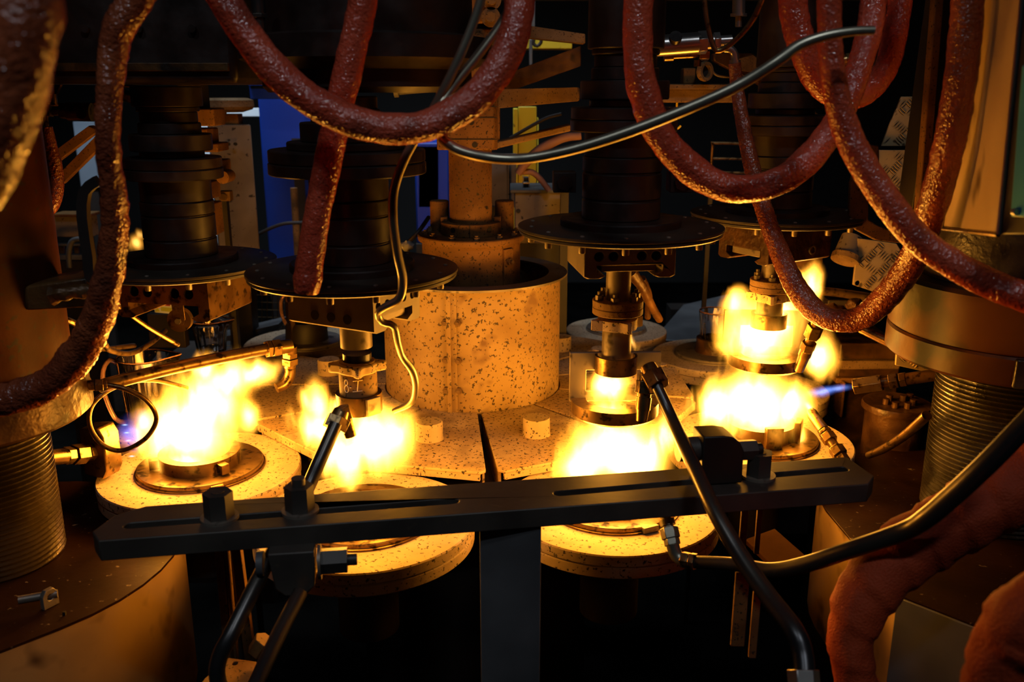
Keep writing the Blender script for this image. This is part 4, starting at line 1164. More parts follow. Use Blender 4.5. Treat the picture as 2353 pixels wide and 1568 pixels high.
pxbox('plinth', 958, 560, 1030, 640, 3.5, 0.4, M_BLACKM, o)
o = thing('blue_beam', 'blue painted overhead beam behind the U-shaped hose', 'beam', W(620, 215, 3.4))
pxbox('web', 575, 196, 700, 228, 3.4, 0.1, M_BLUE, o)
pxbox('flange', 570, 190, 705, 197, 3.38, 0.14, M_BLUE, o)
o = thing('wall_cladding', 'pale bluish white wall panel glimpsed beside the wooden post', 'panel', W(498, 560, 4.2))
pxbox('board', 482, 235, 520, 560, 4.2, 0.03, M_WHITE, o)
pxbox('rail', 520, 249, 622, 268, 4.15, 0.05, M_WHITE, o)
pxbox('rail', 482, 276, 512, 290, 4.15, 0.05, M_DSTEEL, o)
wb = tag(pxbox('white_board', 186, 280, 236, 430, 4.6, 0.03, M_DIMW), 'pale board far behind the small brown hose', 'board')
t = thing('square_post', 'pale square timber post below the rusty disc', 'post', W(550, 560, 2.7))
pxbox('post', 512, 287, 574, 640, 2.7, 0.09, M_GREYP, t, 0.003, 0.35)
for px in (520, 536):
    p = W(px + 4, 331, 2.675)
    MB().cyl(p, p + Vector((0.004, -0.006, 0)), 0.005, n=10).build('screw', M_BLACKM, t)
pxbox('neck', 513, 262, 546, 290, 2.72, 0.05, M_RUST, t)
t = thing('rusty_disc', 'thick rusty disc lying on the square post', 'disc', W(520, 262, 2.72))
c = W(521, 240, 2.74)
MB().lathe([(0, -0.022), (0.045, -0.022), (0.072, -0.014), (0.078, -0.006), (0.076, 0.012), (0.06, 0.018), (0, 0.018)], c, 48).build('disc', M_RUSTP, t)
MB().box((c.x + 0.005, c.y - 0.06, c.z - 0.02), (0.014, 0.03, 0.012)).build('lug', M_RUSTP, t, 0.001)
t = thing('valve_block', 'small square valve block with a round boss beside the post', 'valve', W(515, 480, 2.3))
pxbox('block', 503, 440, 527, 463, 2.3, 0.03, M_RUSTP, t)
p = W(515, 452, 2.3)
MB().cyl(p + Vector((0, -0.008, 0)), p, 0.0085, n=20).build('boss', M_BRASS, t)
t = thing('cast_bracket', 'dark rust-lit stacked brackets behind the roller spindle', 'bracket', W(470, 560, 2.0))
for i, (x0, y0, x1, y1) in enumerate(((395, 250, 490, 290), (400, 296, 475, 345), (440, 330, 500, 350), (380, 370, 505, 405), (400, 420, 480, 460), (400, 470, 485, 545))):
    pxbox('stack_block', x0, y0, x1, y1, 2.0 + 0.01 * i, 0.08, M_RUST, t, 0.003)
pa = W(445, 250, 2.04)
MB().box((pa.x, 2.05, (pa.z + 2.1) / 2), (0.05, 0.05, 2.1 - pa.z)).build('hanger', M_BLACKM, t)
p = W(511, 408, 2.0)
MB().cyl(p, p + Vector((0, 0.05, 0)), 0.014, n=24).build('roller', M_RUST, t)
t = thing('yellow_post', 'bright yellow painted steel post behind the column arms', 'post', W(1212, 560, 3.1))
pxbox('face', 1190, 245, 1233, 640, 3.1, 0.02, M_YELLOW, t, 0.003)
pxbox('flange', 1179, 250, 1190, 640, 3.09, 0.12, M_YELLOW, t, 0.002)
pxbox('flange', 1233, 272, 1238, 640, 3.09, 0.12, M_YELLOW, t, 0.002)
t = thing('yellow_hoist', 'yellow painted hoist beam with a dark hook under it', 'hoist', W(1250, 120, 3.4))
pxbox('beam', 1205, 85, 1315, 112, 3.4, 0.12, M_YELLOW, t)
MB().tube([W(1228, 85, 3.35), W(1226, 100, 3.35), W(1234, 106, 3.35), W(1243, 98, 3.35), W(1243, 88, 3.35)], 0.006, 10).build('hook', M_BLACKM, t)
pxbox('hanger', 1216, 90, 1224, 150, 3.36, 0.02, M_POST, t)
t = thing('tan_cover_plate', 'tan spotted cover plate standing behind the column', 'plate', W(1155, 480, 2.75))
pxpoly('plate', [(1127, 356), (1187, 354), (1185, 476), (1168, 482), (1127, 470)], 2.75, 0.02, M_GREYP, t)
pxbox('seam', 1165, 358, 1167, 470, 2.727, 0.01, M_DSTEEL, t, 0)
t = thing('dusty_box', 'dusty pinkish metal box between column and black spindle', 'box', W(1238, 510, 2.45))
pxbox('body', 1182, 443, 1295, 560, 2.45, 0.16, M_GREYP, t, 0.004)
pxbox('lid', 1172, 436, 1297, 444, 2.44, 0.18, M_POST, t, 0.002)
MB().cyl(W(1191, 485, 2.447), W(1191, 485, 2.451), 0.006, n=14).build('hole', M_BLACKM, t)
t = thing('clevis', 'small grey clevis fitting standing on the dusty box', 'fitting', W(1209, 436, 2.5))
for x0, x1 in ((1201, 1204), (1214, 1217)):
    pxbox('arm', x0, 405, x1, 437, 2.5, 0.02, M_CHROME, t, 0.0005)
pxbox('pin', 1201, 419, 1217, 423, 2.49, 0.02, M_CHROME, t, 0.0005)
pxbox('body', 1204, 407, 1214, 437, 2.51, 0.02, M_POST, t)
t = thing('switch_box', 'small black switch box with a round knob by the spindle', 'switch', W(1297, 435, 2.3))
pxbox('body', 1278, 398, 1320, 434, 2.3, 0.05, M_BLACKM, t)
p = W(1296, 417, 2.3)
MB().cyl(p + Vector((0, -0.012, 0)), p, 0.016, n=24).build('knob', M_BLACK, t)
# steel members behind the black spindle
t = tag(pxpoly('diagonal_beam', [(1150, 175), (1335, 105), (1335, 152), (1165, 212)], 2.3, 0.05, M_CASTC), 'dark diagonal steel brace behind the big U hose', 'beam')
t = tag(pxpoly('timber_beam', [(1190, 55), (1345, 78), (1345, 100), (1190, 84)], 2.1, 0.06, M_RUSTP), 'weathered orange-lit beam crossing behind the U hose', 'beam')
t = thing('rear_beam', 'rusty channel beam behind the right U hose', 'beam', W(1590, 240, 2.0))
pxbox('web', 1495, 204, 1690, 236, 2.0, 0.04, M_RUSTP, t, 0.003)
pxbox('flange', 1490, 193, 1690, 206, 1.98, 0.07, M_RUSTP, t, 0.002)
pxbox('block', 1570, 156, 1600, 194, 2.0, 0.04, M_RUST, t, 0.003)
t = thing('eye_ring', 'thick rusty eye ring resting on the channel beam', 'ring', W(1618, 190, 1.97))
c = W(1620, 164, 1.96)
MB().lathe([(0.013, -0.006), (0.019, -0.006), (0.0205, 0), (0.019, 0.006), (0.013, 0.006)], (0, 0, 0), 32, place(c, radians(35), UP), True).build('ring', M_RUSTP, t)
MB().cyl(c + Vector((0.008, 0.01, 0)), c + Vector((0.008, 0.012, 0)), 0.013, n=24).build('back', M_BLACKM, t)
tag(MB().tube([W(1634, 160, 1.965), W(1650, 174, 1.98), W(1692, 178, 2.0)], 0.0025, 8).build('wire', M_GREYP), 'thin grey wire hooked behind the eye ring', 'wire')
t = thing('pale_tube_frame', 'pale welded tube frame behind the right U hose', 'frame', W(1660, 400, 2.6))
MB().tube([W(1760, 332, 2.6), W(1645, 329, 2.6), W(1638, 335, 2.6), W(1634, 396, 2.6)], 0.0045, 8).build('side_tube', M_PIPE, t)
for yy in (364, 396):
    MB().cyl(W(1634, yy, 2.6), W(1760, yy + 2, 2.6), 0.004, n=8).build('cross_tube', M_PIPE, t)
tag(MB().tube([W(1556, 234, 2.03), W(1554, 260, 2.03), W(1552, 286, 2.03), W(1549, 290, 2.03), W(1551, 295, 2.03), W(1558, 295, 2.03), W(1564, 289, 2.03)], 0.0024, 8).build('open_hook', M_YELLOW), 'tiny pale yellow open hook in the dark background', 'hook')
# rear floor conveyor and bench
t = thing('conveyor', 'grey conveyor belt running behind the clear beaker', 'conveyor', W(1600, 760, 2.95))
pts = [WZ(x, y, 0.93) for x, y in ((1500, 780), (1570, 700), (1690, 672), (1960, 690), (1960, 800))]
MB().plate([(p.x, p.y) for p in pts], (), 0.90, 0.93).build('belt', M_POST, t, 0.003)
MB().box(((pts[1].x + pts[3].x) / 2, pts[1].y + 0.1, 0.45), (0.7, 0.1, 0.9)).build('frame', M_BLACKM, t)
t = thing('work_bench', 'low dark bench edge under the wire mesh', 'bench', W(600, 800, 2.9))
pts = [W(x, y, 2.75) for x, y in ((500, 778), (640, 745), (640, 757), (500, 790))]
MB().plate([(p.x, p.z) for p in pts], (), -0.10, 0.0, place((0, 2.75, 0), 0, UP)).build('edge_bar', M_POST, t)
MB().box((W(560, 800, 3.0).x, 3.0, 0.40), (0.5, 0.3, 0.8)).build('cabinet', M_BLACKM, t)
t = thing('wire_mesh_panel', 'dark wire mesh guard behind the glass jugs', 'mesh', W(590, 830, 3.0))
m = MB()
for k in range(24):
    x_ = 470 + 12 * k
    m.cyl(W(x_, 640, 3.0), W(x_, 850, 3.0), 0.0014, n=5)
for k in range(13):
    y_ = 640 + 17 * k
    m.cyl(W(470, y_, 3.0), W(746, y_ + 8, 3.0), 0.0014, n=5)
o = m.build('wires', M_PIPE, t)
o['kind'] = 'stuff'
pxbox('frame', 462, 632, 760, 641, 3.0, 0.02, M_POST, t)
t = thing('warning_sticker', 'white sticker with red bar and yellow field behind the roller', 'sticker', W(378, 722, 2.2))
pxpoly('sheet', [(350, 692), (352, 684), (396, 688), (400, 702), (394, 722), (356, 718)], 2.2, 0.002, M_WHITE, t, 0)
pxpoly('red_bar', [(362, 692), (390, 695), (391, 704), (364, 702)], 2.197, 0.001, M_RED, t, 0)
pxpoly('yellow_field', [(370, 706), (395, 708), (393, 717), (370, 715)], 2.197, 0.001, M_OLIVE, t, 0)
pxpoly('yellow_triangle', [(356, 717), (361, 705), (367, 716)], 2.197, 0.001, M_OLIVE, t, 0)
pxbox('board', 345, 722, 420, 800, 2.25, 0.03, M_BLACKM, t)
t = thing('furnace_front', 'tan furnace front panel behind the loop handle', 'panel', W(170, 560, 2.6))
pxbox('panel', 118, 498, 205, 545, 2.6, 0.05, M_GREYP, t)
pxbox('lip', 118, 492, 205, 499, 2.58, 0.07, M_RUST, t)
pxbox('rail', 112, 560, 205, 566, 2.6, 0.03, M_POST, t)
pxbox('rail', 112, 586, 205, 598, 2.6, 0.03, M_POST, t)
for k in range(5):
    pxbox('slat', 121 + 17 * k, 567, 128 + 17 * k, 586, 2.62, 0.01, M_PIPE, t, 0)
MB().tube([W(160, 615, 2.5), W(158, 580, 2.5), W(168, 553, 2.5), W(205, 549, 2.5)], 0.0075, 12).build('grab_rail', M_POST, t)


def stand(parent, px, py, Y, w, d, m=M_BLACKM):
    p = W(px, py, Y)
    MB().box((p.x, Y + d / 2, p.z / 2), (w, d, p.z)).build('stand', m, parent)


for nm, px, py, Y, w, d in (('blue_cabinet', 683, 689, 3.6, 0.2, 0.4), ('blue_cabinet.001', 994, 639, 3.5, 0.11, 0.3), ('yellow_post', 1212, 639, 3.1, 0.06, 0.1), ('tan_cover_plate', 1150, 476, 2.752, 0.05, 0.03),
                            ('dusty_box', 1240, 559, 2.47, 0.12, 0.12), ('wall_cladding', 500, 559, 4.2, 0.06, 0.03), ('square_post', 545, 639, 2.72, 0.07, 0.07), ('furnace_front', 160, 600, 2.6, 0.1, 0.04),
                            ('switch_box', 1298, 434, 2.31, 0.02, 0.03), ('pale_tube_frame', 1636, 396, 2.6, 0.012, 0.012), ('valve_block', 515, 462, 2.305, 0.012, 0.02)):
    stand(bpy.data.objects[nm], px, py, Y, w, d)
p = W(1220, 86, 3.36)
MB().box((p.x, 3.45, (p.z + 5.0) / 2), (0.03, 0.03, 5.0 - p.z)).build('rod', M_POST, bpy.data.objects['yellow_hoist'])
p = W(200, 519, 4.6)
MB().box((W(210, 430, 4.6).x, 4.63, W(210, 430, 4.6).z / 2), (0.05, 0.03, W(210, 430, 4.6).z)).build('stand', M_BLACKM, wb)

# ------------------------------------------------------------------ the side with the checker plates
def checker(label, corners, Y, holes=()):
    t = thing('checker_plate', label, 'plate', W(corners[0][0], corners[0][1], Y), 'worn checker plates beside the oily screw')
    pxpoly('sheet', corners, Y, 0.006, M_CHECK, t, 0.001, holes)
    m, gm = MB(), MB()
    xs, ys = [c[0] for c in corners], [c[1] for c in corners]

    def inside(x, y):
        r = False
        j = len(corners) - 1
        for i in range(len(corners)):
            (xi, yi), (xj, yj) = corners[i], corners[j]
            if (yi > y) != (yj > y) and x < (xj - xi) * (y - yi) / (yj - yi) + xi:
                r = not r
            j = i
        return r
    s = S(ys[0], Y)
    k = 0
    gy = min(ys) - 20
    while gy < max(ys) + 20:
        gx = min(xs) - 20
        j = 0
        while gx < max(xs) + 20:
            a = radians(50) if (j + k) % 2 else radians(-42)
            for q in range(-2, 3):
                ox, oy = gx + q * 6.5 * sin(a), gy + q * 6.5 * cos(a)
                if all(inside(ox + e * 13 * cos(a), oy - e * 13 * sin(a)) for e in (-1, 1)) and all((ox - h[0]) ** 2 + (oy - h[1]) ** 2 > (h[2] + 10) ** 2 for h in holes):
                    p = W(ox, oy, Y)
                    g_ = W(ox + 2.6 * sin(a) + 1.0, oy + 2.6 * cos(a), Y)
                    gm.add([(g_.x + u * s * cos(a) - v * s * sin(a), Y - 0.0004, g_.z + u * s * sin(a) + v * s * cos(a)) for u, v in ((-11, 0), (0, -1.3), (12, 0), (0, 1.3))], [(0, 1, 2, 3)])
                    m.add([(p.x + u * s * cos(a) - v * s * sin(a), Y + d, p.z + u * s * sin(a) + v * s * cos(a)) for d, f in ((0.0005, 1.0), (-0.0022, 0.55)) for u, v in ((-12 * f, 0), (0, -2.2 * f), (12 * f, 0), (0, 2.2 * f))],
                          [(4, 5, 6, 7), (0, 1, 5, 4), (1, 2, 6, 5), (2, 3, 7, 6), (3, 0, 4, 7)])
            gx += 30
            j += 1
        gy += 30
        k += 1
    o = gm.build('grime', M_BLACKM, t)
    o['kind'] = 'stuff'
    o = m.build('tread', M_CHECK, t)
    o['kind'] = 'stuff'
    return t


checker('upper checker plate with a round hole beside the dark rail', [(2072, 222), (2118, 222), (2118, 336), (2026, 336), (2045, 285)], 1.98, [(2108, 278, 8)])
checker('middle checker plate with two holes behind the descending hose', [(2020, 345), (2108, 345), (2108, 545), (2060, 545), (2018, 440)], 1.96, [(2098, 376, 9), (2088, 470, 9)])
checker('bright lower checker plate right of the tall flame', [(1972, 548), (2060, 560), (2085, 600), (2085, 690), (2020, 675), (1960, 655)], 1.92, [(1971, 651, 6)])
checker('bottom checker plate showing under the big screw nut', [(2064, 760), (2150, 780), (2150, 860), (2058, 840)], 1.72)
t = thing('guard_arm', 'dark diagonal cast arm with a hooked end behind the hoses', 'arm', W(1800, 330, 1.95))
pxpoly('arm', [(1640, 122), (1730, 122), (1765, 145), (1900, 280), (1905, 305), (2008, 350), (2016, 372), (2012, 390), (1880, 290), (1740, 190), (1640, 140)], 1.95, 0.03, M_CASTC, t, 0.003)
pxpoly('pad', [(1680, 140), (1730, 126), (1765, 152), (1770, 170), (1725, 165), (1690, 160)], 1.90, 0.02, M_RUSTP, t, 0.002)
t = thing('hook_plate', 'dark curved hook plate between the hoses and checker plates', 'plate', W(1990, 550, 1.6))
pxpoly('plate', [(1985, 330), (2020, 335), (2022, 400), (1996, 460), (1996, 505), (2020, 520), (2090, 545), (2090, 562), (2010, 552), (1968, 530), (1952, 495), (1955, 420)], 1.6, 0.012, M_RUST, t, 0.002)
t = thing('dark_rail', 'tall dark vertical rail beside the cream cabinet side', 'rail', W(2120, 600, 1.5))
pxpoly('web', [(2168, -30), (2196, -30), (2150, 540), (2088, 540)], 1.5, 0.06, M_BLACKM, t, 0.003)
pxpoly('front_strip', [(2152, -30), (2172, -30), (2128, 540), (2106, 540)], 1.48, 0.02, M_RUST, t, 0.002)
t = thing('cream_cabinet', 'scuffed cream metal cabinet side with bright edge', 'cabinet', W(2230, 540, 1.0))
ca = [W(2168, 522, 1.30), W(2292, 536, 0.96), W(2404, -560, 0.96), W(2346, -560, 1.30)]
bk = [p + Vector((0.06, 0.0, 0)) for p in ca]
MB().add(ca + bk, [(0, 1, 2, 3), (7, 6, 5, 4), (0, 4, 5, 1), (1, 5, 6, 2), (2, 6, 7, 3), (3, 7, 4, 0)]).build('side', M_CPANEL, t, 0.002)
MB().cyl(W(2295, 538, 0.955), W(2355, -60, 0.955), 0.0028, n=8).build('bright_edge', M_CHROME, t)
MB().cyl(W(2166, 526, 1.30), W(2294, 540, 0.956), 0.0026, n=8).build('lower_edge', M_BRASS, t)
fr = [W(2301, 540, 0.952), W(2420, 540, 0.86), W(2440, -60, 0.86), W(2361, -60, 0.952)]
bk = [p + Vector((0.03, 0.05, 0)) for p in fr]
MB().add(fr + bk, [(0, 1, 2, 3), (7, 6, 5, 4), (0, 4, 5, 1), (1, 5, 6, 2), (2, 6, 7, 3), (3, 7, 4, 0)]).build('front_frame', M_BLACKM, t, 0.002)
tp = [W(2325, 498, 0.905), W(2420, 505, 0.85), W(2440, 150, 0.85), W(2352, 150, 0.905)]
MB().add(tp + [p + Vector((0.004, 0.01, 0)) for p in tp], [(0, 1, 2, 3), (7, 6, 5, 4), (0, 4, 5, 1), (1, 5, 6, 2), (2, 6, 7, 3), (3, 7, 4, 0)]).build('teal_panel', M_TEAL, t, 0.001)
p = W(2337, 488, 0.895)
MB().cyl(p, p + Vector((0, 0.006, 0)), 0.0035, n=12).build('panel_screw', M_CHROME, t)
t = thing('cylinder_cover', 'brown round cover with a circle of screws near the oily screw', 'cover', W(2055, 1050, 1.75))
c = WZ(2062, 925, 1.04)
MB().lathe([(0, 0.70), (0.062, 0.70), (0.062, 1.025), (0.070, 1.027), (0.070, 1.036), (0.068, 1.04), (0, 1.04)], (c.x, c.y, 0), 48).build('body', M_CASTC, t)
for dx, dy in ((-0.028, -0.01), (-0.012, 0.014), (-0.018, -0.032), (0.016, 0.010), (0.026, -0.016), (0.006, -0.036), (0.034, 0.02)):
    inst('cap_screw', ME_CAPS, t, (c.x + dx, c.y + dy, 1.04))
t = thing('rear_gearbox', 'brown rear gearbox with ribs beside the tall flame', 'gearbox', W(1980, 1000, 2.1))
pxbox('body', 1905, 790, 2075, 1050, 2.1, 0.2, M_CASTC, t, 0.004)
pxbox('rib', 1925, 830, 2070, 850, 2.08, 0.05, M_RUSTP, t, 0.003)
pxbox('rib', 1920, 870, 2070, 882, 2.08, 0.05, M_RUST, t, 0.003)
pxbox('cap', 1900, 690, 2070, 720, 2.05, 0.1, M_BLACKM, t, 0.003)
pxbox('rib', 1930, 880, 1945, 960, 2.06, 0.05, M_RUST, t, 0.003)
stand(t, 1990, 1049, 2.12, 0.15, 0.15)
t = thing('elbow_duct', 'short cream pipe elbow beside the lower checker plate', 'pipe', W(1950, 600, 1.95))
MB().cyl(W(1958, 545, 1.95), W(1942, 592, 1.93), 0.022, 0.026, 28).build('pipe', M_GREYP, t)
MB().cyl(W(1945, 588, 1.93), W(1941, 600, 1.925), 0.030, n=28).build('flange', M_RUSTP, t)
t = thing('chalk_panel', 'dark panel with a chalked number behind the tall flame tongue', 'panel', W(1860, 600, 1.98))
pxbox('panel', 1800, 500, 1900, 640, 1.98, 0.01, M_CASTC, t)
m = MB()
for pth in ([(1838, 586), (1848, 582), (1841, 597)], [(1852 + 5 * cos(a_ * pi / 6), 587 + 4 * sin(a_ * pi / 6)) for a_ in range(13)], [(1877 + 6 * cos(a_ * pi / 6), 582 + 8 * sin(a_ * pi / 6)) for a_ in range(13)]):
    m.tube([W(x_, y_, 1.977) for x_, y_ in pth], 0.0009, 6, 0.003)
m.build('chalk_mark', M_CHALK, t)

# ------------------------------------------------------------------ below the bar
t = thing('slotted_bracket', 'brown slotted angle bracket below the end of the bar', 'bracket', W(1780, 1290, 1.2))
pxbox('upright', 1697, 1160, 1722, 1275, 1.20, 0.006, M_CASTC, t, 0.001)
pxbox('upright', 1733, 1172, 1753, 1275, 1.20, 0.006, M_CASTC, t, 0.001)
pts = [WZ(x, y, 0.965) for x, y in ((1712, 1240), (1780, 1215), (1852, 1278), (1775, 1300))]
MB().plate([(p.x, p.y) for p in pts], (), 0.957, 0.965).build('foot', M_FOOT, t, 0.001)
t = thing('channel_leg', 'slim brown steel channel leg below the bar near the clamp', 'leg support', W(540, 1530, 1.12))
for x0, x1, x2, x3 in ((492, 512, 532, 516), (514, 522, 545, 538), (530, 552, 586, 562)):
    pxpoly('flange', [(x0, 1262), (x1, 1262), (x2, 1525), (x3, 1525)], 1.14, 0.012, M_RUST, t, 0.001)
pxpoly('web', [(500, 1262), (545, 1262), (572, 1520), (522, 1520)], 1.17, 0.004, M_DSTEEL, t, 0.001)
t = thing('foot_plate', 'brown foot plate with one hole under the channel leg', 'plate', W(540, 1568, 1.1))
pts = [W(x, y, 1.08) for x, y in ((525, 1512), (590, 1521), (545, 1600), (470, 1600), (500, 1560))]
zf = pts[0].z
pts = [WZ(x, y, zf) for x, y in ((525, 1512), (590, 1521), (555, 1600), (440, 1600), (470, 1560))]
hp = WZ(540, 1525, zf)
MB().plate([(p.x, p.y) for p in pts], [circ(hp.x, hp.y, 0.004, 14)], zf - 0.006, zf).build('plate', M_RUST, t, 0.001)
p = WZ(590, 1500, zf + 0.02)
MB().hexa(p, p + Vector((0.012, 0.0, 0.02)), 0.014).build('nut', M_RUST, t, 0.001)

# ------------------------------------------------------------------ small fittings among the hoses
valve('small brass coupling between the crowded upper hoses', W(1934, 140, 1.4), W(1966, 132, 1.4), M_BRASS, [(0, 0.35, 0.0075, 18, 'collar'), (0.3, 0.55, 0.0095, 6, 'nut'), (0.55, 1.0, 0.0075, 18, 'collar')])
valve('grey pneumatic cylinder lying behind the two crossing tubes', W(905, 205, 1.93), W(1028, 194, 1.93), M_POST, [(0, 0.08, 0.017, 20, 'end_cap'), (0.08, 0.9, 0.0125, 22, 'barrel'), (0.9, 1.0, 0.017, 20, 'end_cap')])
valve('short steel coupling hanging beside the top of the U hose', W(592, -10, 1.3), W(598, 72, 1.3), M_GUN, [(0, 0.5, 0.0095, 20, 'body'), (0.5, 0.62, 0.0115, 6, 'nut'), (0.62, 1.0, 0.0075, 18, 'tail')])
valve('slim black plunger beside the straight red hose', W(758, 138, 1.35), W(753, 214, 1.35), M_BLACK, [(0, 0.2, 0.0065, 16, 'tip'), (0.2, 0.7, 0.0085, 18, 'barrel'), (0.7, 1.0, 0.0055, 16, 'rod')])
valve('upright chromed rod near the top by the kinked tube', W(1698, -20, 1.6), W(1697, 62, 1.6), M_CHROME, [(0, 0.62, 0.0105, 22, 'barrel'), (0.62, 0.70, 0.0135, 22, 'collar'), (0.70, 1.0, 0.0055, 16, 'rod')])
tag(MB().cyl(W(675, 432, 3.2), Vector((W(684, 640, 3.2).x, 3.2, 0.0)), 0.0125, n=16).build('rusty_pipe', M_RUST), 'short rusty upright pipe before the blue cabinet', 'pipe')
mtube('thick black cable drooping before the blue cabinet', [(560, 560, 2.9), (600, 535, 2.9), (650, 515, 2.9), (700, 512, 2.9)], 4, M_BLACKM, 8, 'cable')
mtube('black cable looping beside the drum lid', [(935, 560, 2.2), (960, 535, 2.2), (985, 500, 2.3)], 5, M_BLACKM, 8, 'cable')
c = W(934, 566, 2.05)
m = MB()
m.lathe([(sin(pi * k / 10), -cos(pi * k / 10)) for k in range(11)], n=16)
m.v = [Vector((c.x + 0.016 * p.x * (1 + 0.5 * noise.noise(p * 2.3)), c.y + 0.014 * p.y * (1 + 0.5 * noise.noise(p * 2.1)), c.z + 0.011 * p.z * (1 + 0.6 * noise.noise(p * 2.7 + Vector((3, 1, 2)))))) for p in m.v]
tag(m.build('crumpled_rag', M_CLOTH, angle=70), 'small crumpled pale rag beside the drum housing lid', 'rag')
tag(MB().tube([W(1888, 702, 1.72), W(1910, 708, 1.72), W(1932, 714, 1.72), W(1945, 722, 1.72)], [0.003, 0.010, 0.011, 0.004], 12, 0.003, 0.35, 90).build('burnt_scrap', M_CASTC), 'twisted burnt scrap behind the drooping scorched hose', 'scrap')
tag(MB().tube([W(1945, 705, 1.75), W(1965, 700, 1.75), W(1985, 716, 1.74)], [0.006, 0.013, 0.008], 12, 0.003, 0.35, 90).build('burnt_scrap', M_CASTC), 'rounder burnt scrap behind the drooping scorched hose', 'scrap')

# ------------------------------------------------------------------ fire
def flame_mat(name, lobes, org, strength, nscale, namp, warp, col_lo, col_hi, zs=0.5, soft=0.42):
    m = bpy.data.materials.new(name)
    m.use_nodes = True
    nt = m.node_tree
    N, L = nt.nodes, nt.links
    N.remove(N['Principled BSDF'])
    tc = N.new('ShaderNodeTexCoord')

    def math(op, a, b=None, c=None, clamp=False):
        n = N.new('ShaderNodeMath')
        n.operation = op
        n.use_clamp = clamp
        for i, q in enumerate((a, b, c)):
            if q is None:
                continue
            if isinstance(q, (int, float)):
                n.inputs[i].default_value = q
            else:
                L.new(q, n.inputs[i])
        return n.outputs[0]
    mp = N.new('ShaderNodeMapping')
    mp.inputs['Scale'].default_value = (1, 1, zs)
    L.new(tc.outputs['Object'], mp.inputs['Vector'])
    nz = N.new('ShaderNodeTexNoise')
    nz.inputs['Scale'].default_value = nscale
    nz.inputs['Detail'].default_value = 3.0
    nz.inputs['Distortion'].default_value = 0.6
    L.new(mp.outputs['Vector'], nz.inputs['Vector'])
    # curl the position a little
    sub = N.new('ShaderNodeVectorMath')
    sub.operation = 'SUBTRACT'
    L.new(nz.outputs['Color'], sub.inputs[0])
    sub.inputs[1].default_value = (0.5, 0.5, 0.5)
    sc = N.new('ShaderNodeVectorMath')
    sc.operation = 'SCALE'
    L.new(sub.outputs[0], sc.inputs[0])
    sc.inputs['Scale'].default_value = warp
    ad = N.new('ShaderNodeVectorMath')
    ad.operation = 'ADD'
    L.new(tc.outputs['Object'], ad.inputs[0])
    L.new(sc.outputs[0], ad.inputs[1])
    cur = None
    for c, r, rot in lobes:
        k = N.new('ShaderNodeMapping')
        k.vector_type = 'TEXTURE'
        k.inputs['Location'].default_value = c - org
        k.inputs['Rotation'].default_value = (0, rot, 0)
        k.inputs['Scale'].default_value = r
        L.new(ad.outputs[0], k.inputs['Vector'])
        ln = N.new('ShaderNodeVectorMath')
        ln.operation = 'LENGTH'
        L.new(k.outputs['Vector'], ln.inputs[0])
        cur = ln.outputs['Value'] if cur is None else math('SMOOTH_MIN', cur, ln.outputs['Value'], 0.18)
    g = math('SUBTRACT', 1.0, cur)
    g = math('ADD', g, math('MULTIPLY', math('SUBTRACT', nz.outputs['Fac'], 0.50), namp))
    d = math('DIVIDE', g, soft, clamp=True)
    d2 = math('MULTIPLY', d, d)
    d3 = math('POWER', d, 2.3)
    mix = N.new('ShaderNodeMix')
    mix.data_type = 'RGBA'
    L.new(d3, mix.inputs['Factor'])
    mix.inputs['A'].default_value = (*col_lo, 1)
    mix.inputs['B'].default_value = (*col_hi, 1)
    em = N.new('ShaderNodeEmission')
    L.new(mix.outputs['Result'], em.inputs['Color'])
    L.new(math('MULTIPLY', d3, strength), em.inputs['Strength'])
    L.new(em.outputs[0], N['Material Output'].inputs['Volume'])
    return m


def flame(name, label, lob, strength=150, nscale=27, namp=1.0, warp=0.055, col_lo=(1.0, 0.37, 0.022), col_hi=(1.0, 0.56, 0.12), grow=1.22, zs=0.36, soft=0.78, vox=0.006, fat=1.0):
    lobes = []
    for px, py, Y, rx, ry, rot, dep in lob:
        s = S(py, Y)
        lobes.append((W(px, py, Y), Vector((rx * s, dep * s, ry * s)) * fat, radians(rot)))
    m = MB()
    for c, r, rot in lobes:
        R = Matrix.Translation(c) @ Matrix.Rotation(rot, 4, 'Y') @ Matrix.Diagonal((r.x * grow, r.y * grow, r.z * grow, 1))
        prof = [(sin(pi * k / 12), -cos(pi * k / 12)) for k in range(13)]
        prof[0], prof[-1] = (0.0, -1.0), (0.0, 1.0)
        m.lathe(prof, n=20, M=R)
    low = min(lobes, key=lambda l: l[0].z - l[1].z)
    org = Vector((lobes[0][0].x, lobes[0][0].y, low[0].z - low[1].z))
    mt = flame_mat(name + '_glow', lobes, org, strength, nscale, namp, warp, col_lo, col_hi, zs, soft)
    tmp = bpy.data.objects.new('tmp', m.mesh('tmp', mt, org))
    COL.objects.link(tmp)
    md = tmp.modifiers.new('u', 'REMESH')
    md.mode, md.voxel_size, md.use_smooth_shade = 'VOXEL', vox, True
    dg = bpy.context.evaluated_depsgraph_get()
    me = bpy.data.meshes.new_from_object(tmp.evaluated_get(dg))
    me.name = name
    bpy.data.objects.remove(tmp)
    if not me.materials:
        me.materials.append(mt)
    o = bpy.data.objects.new(name, me)
    COL.objects.link(o)
    o.location = org
    ORIG[o.name] = org
    tag(o, label, 'flame', 'burning gas flames of the machine')
    return o


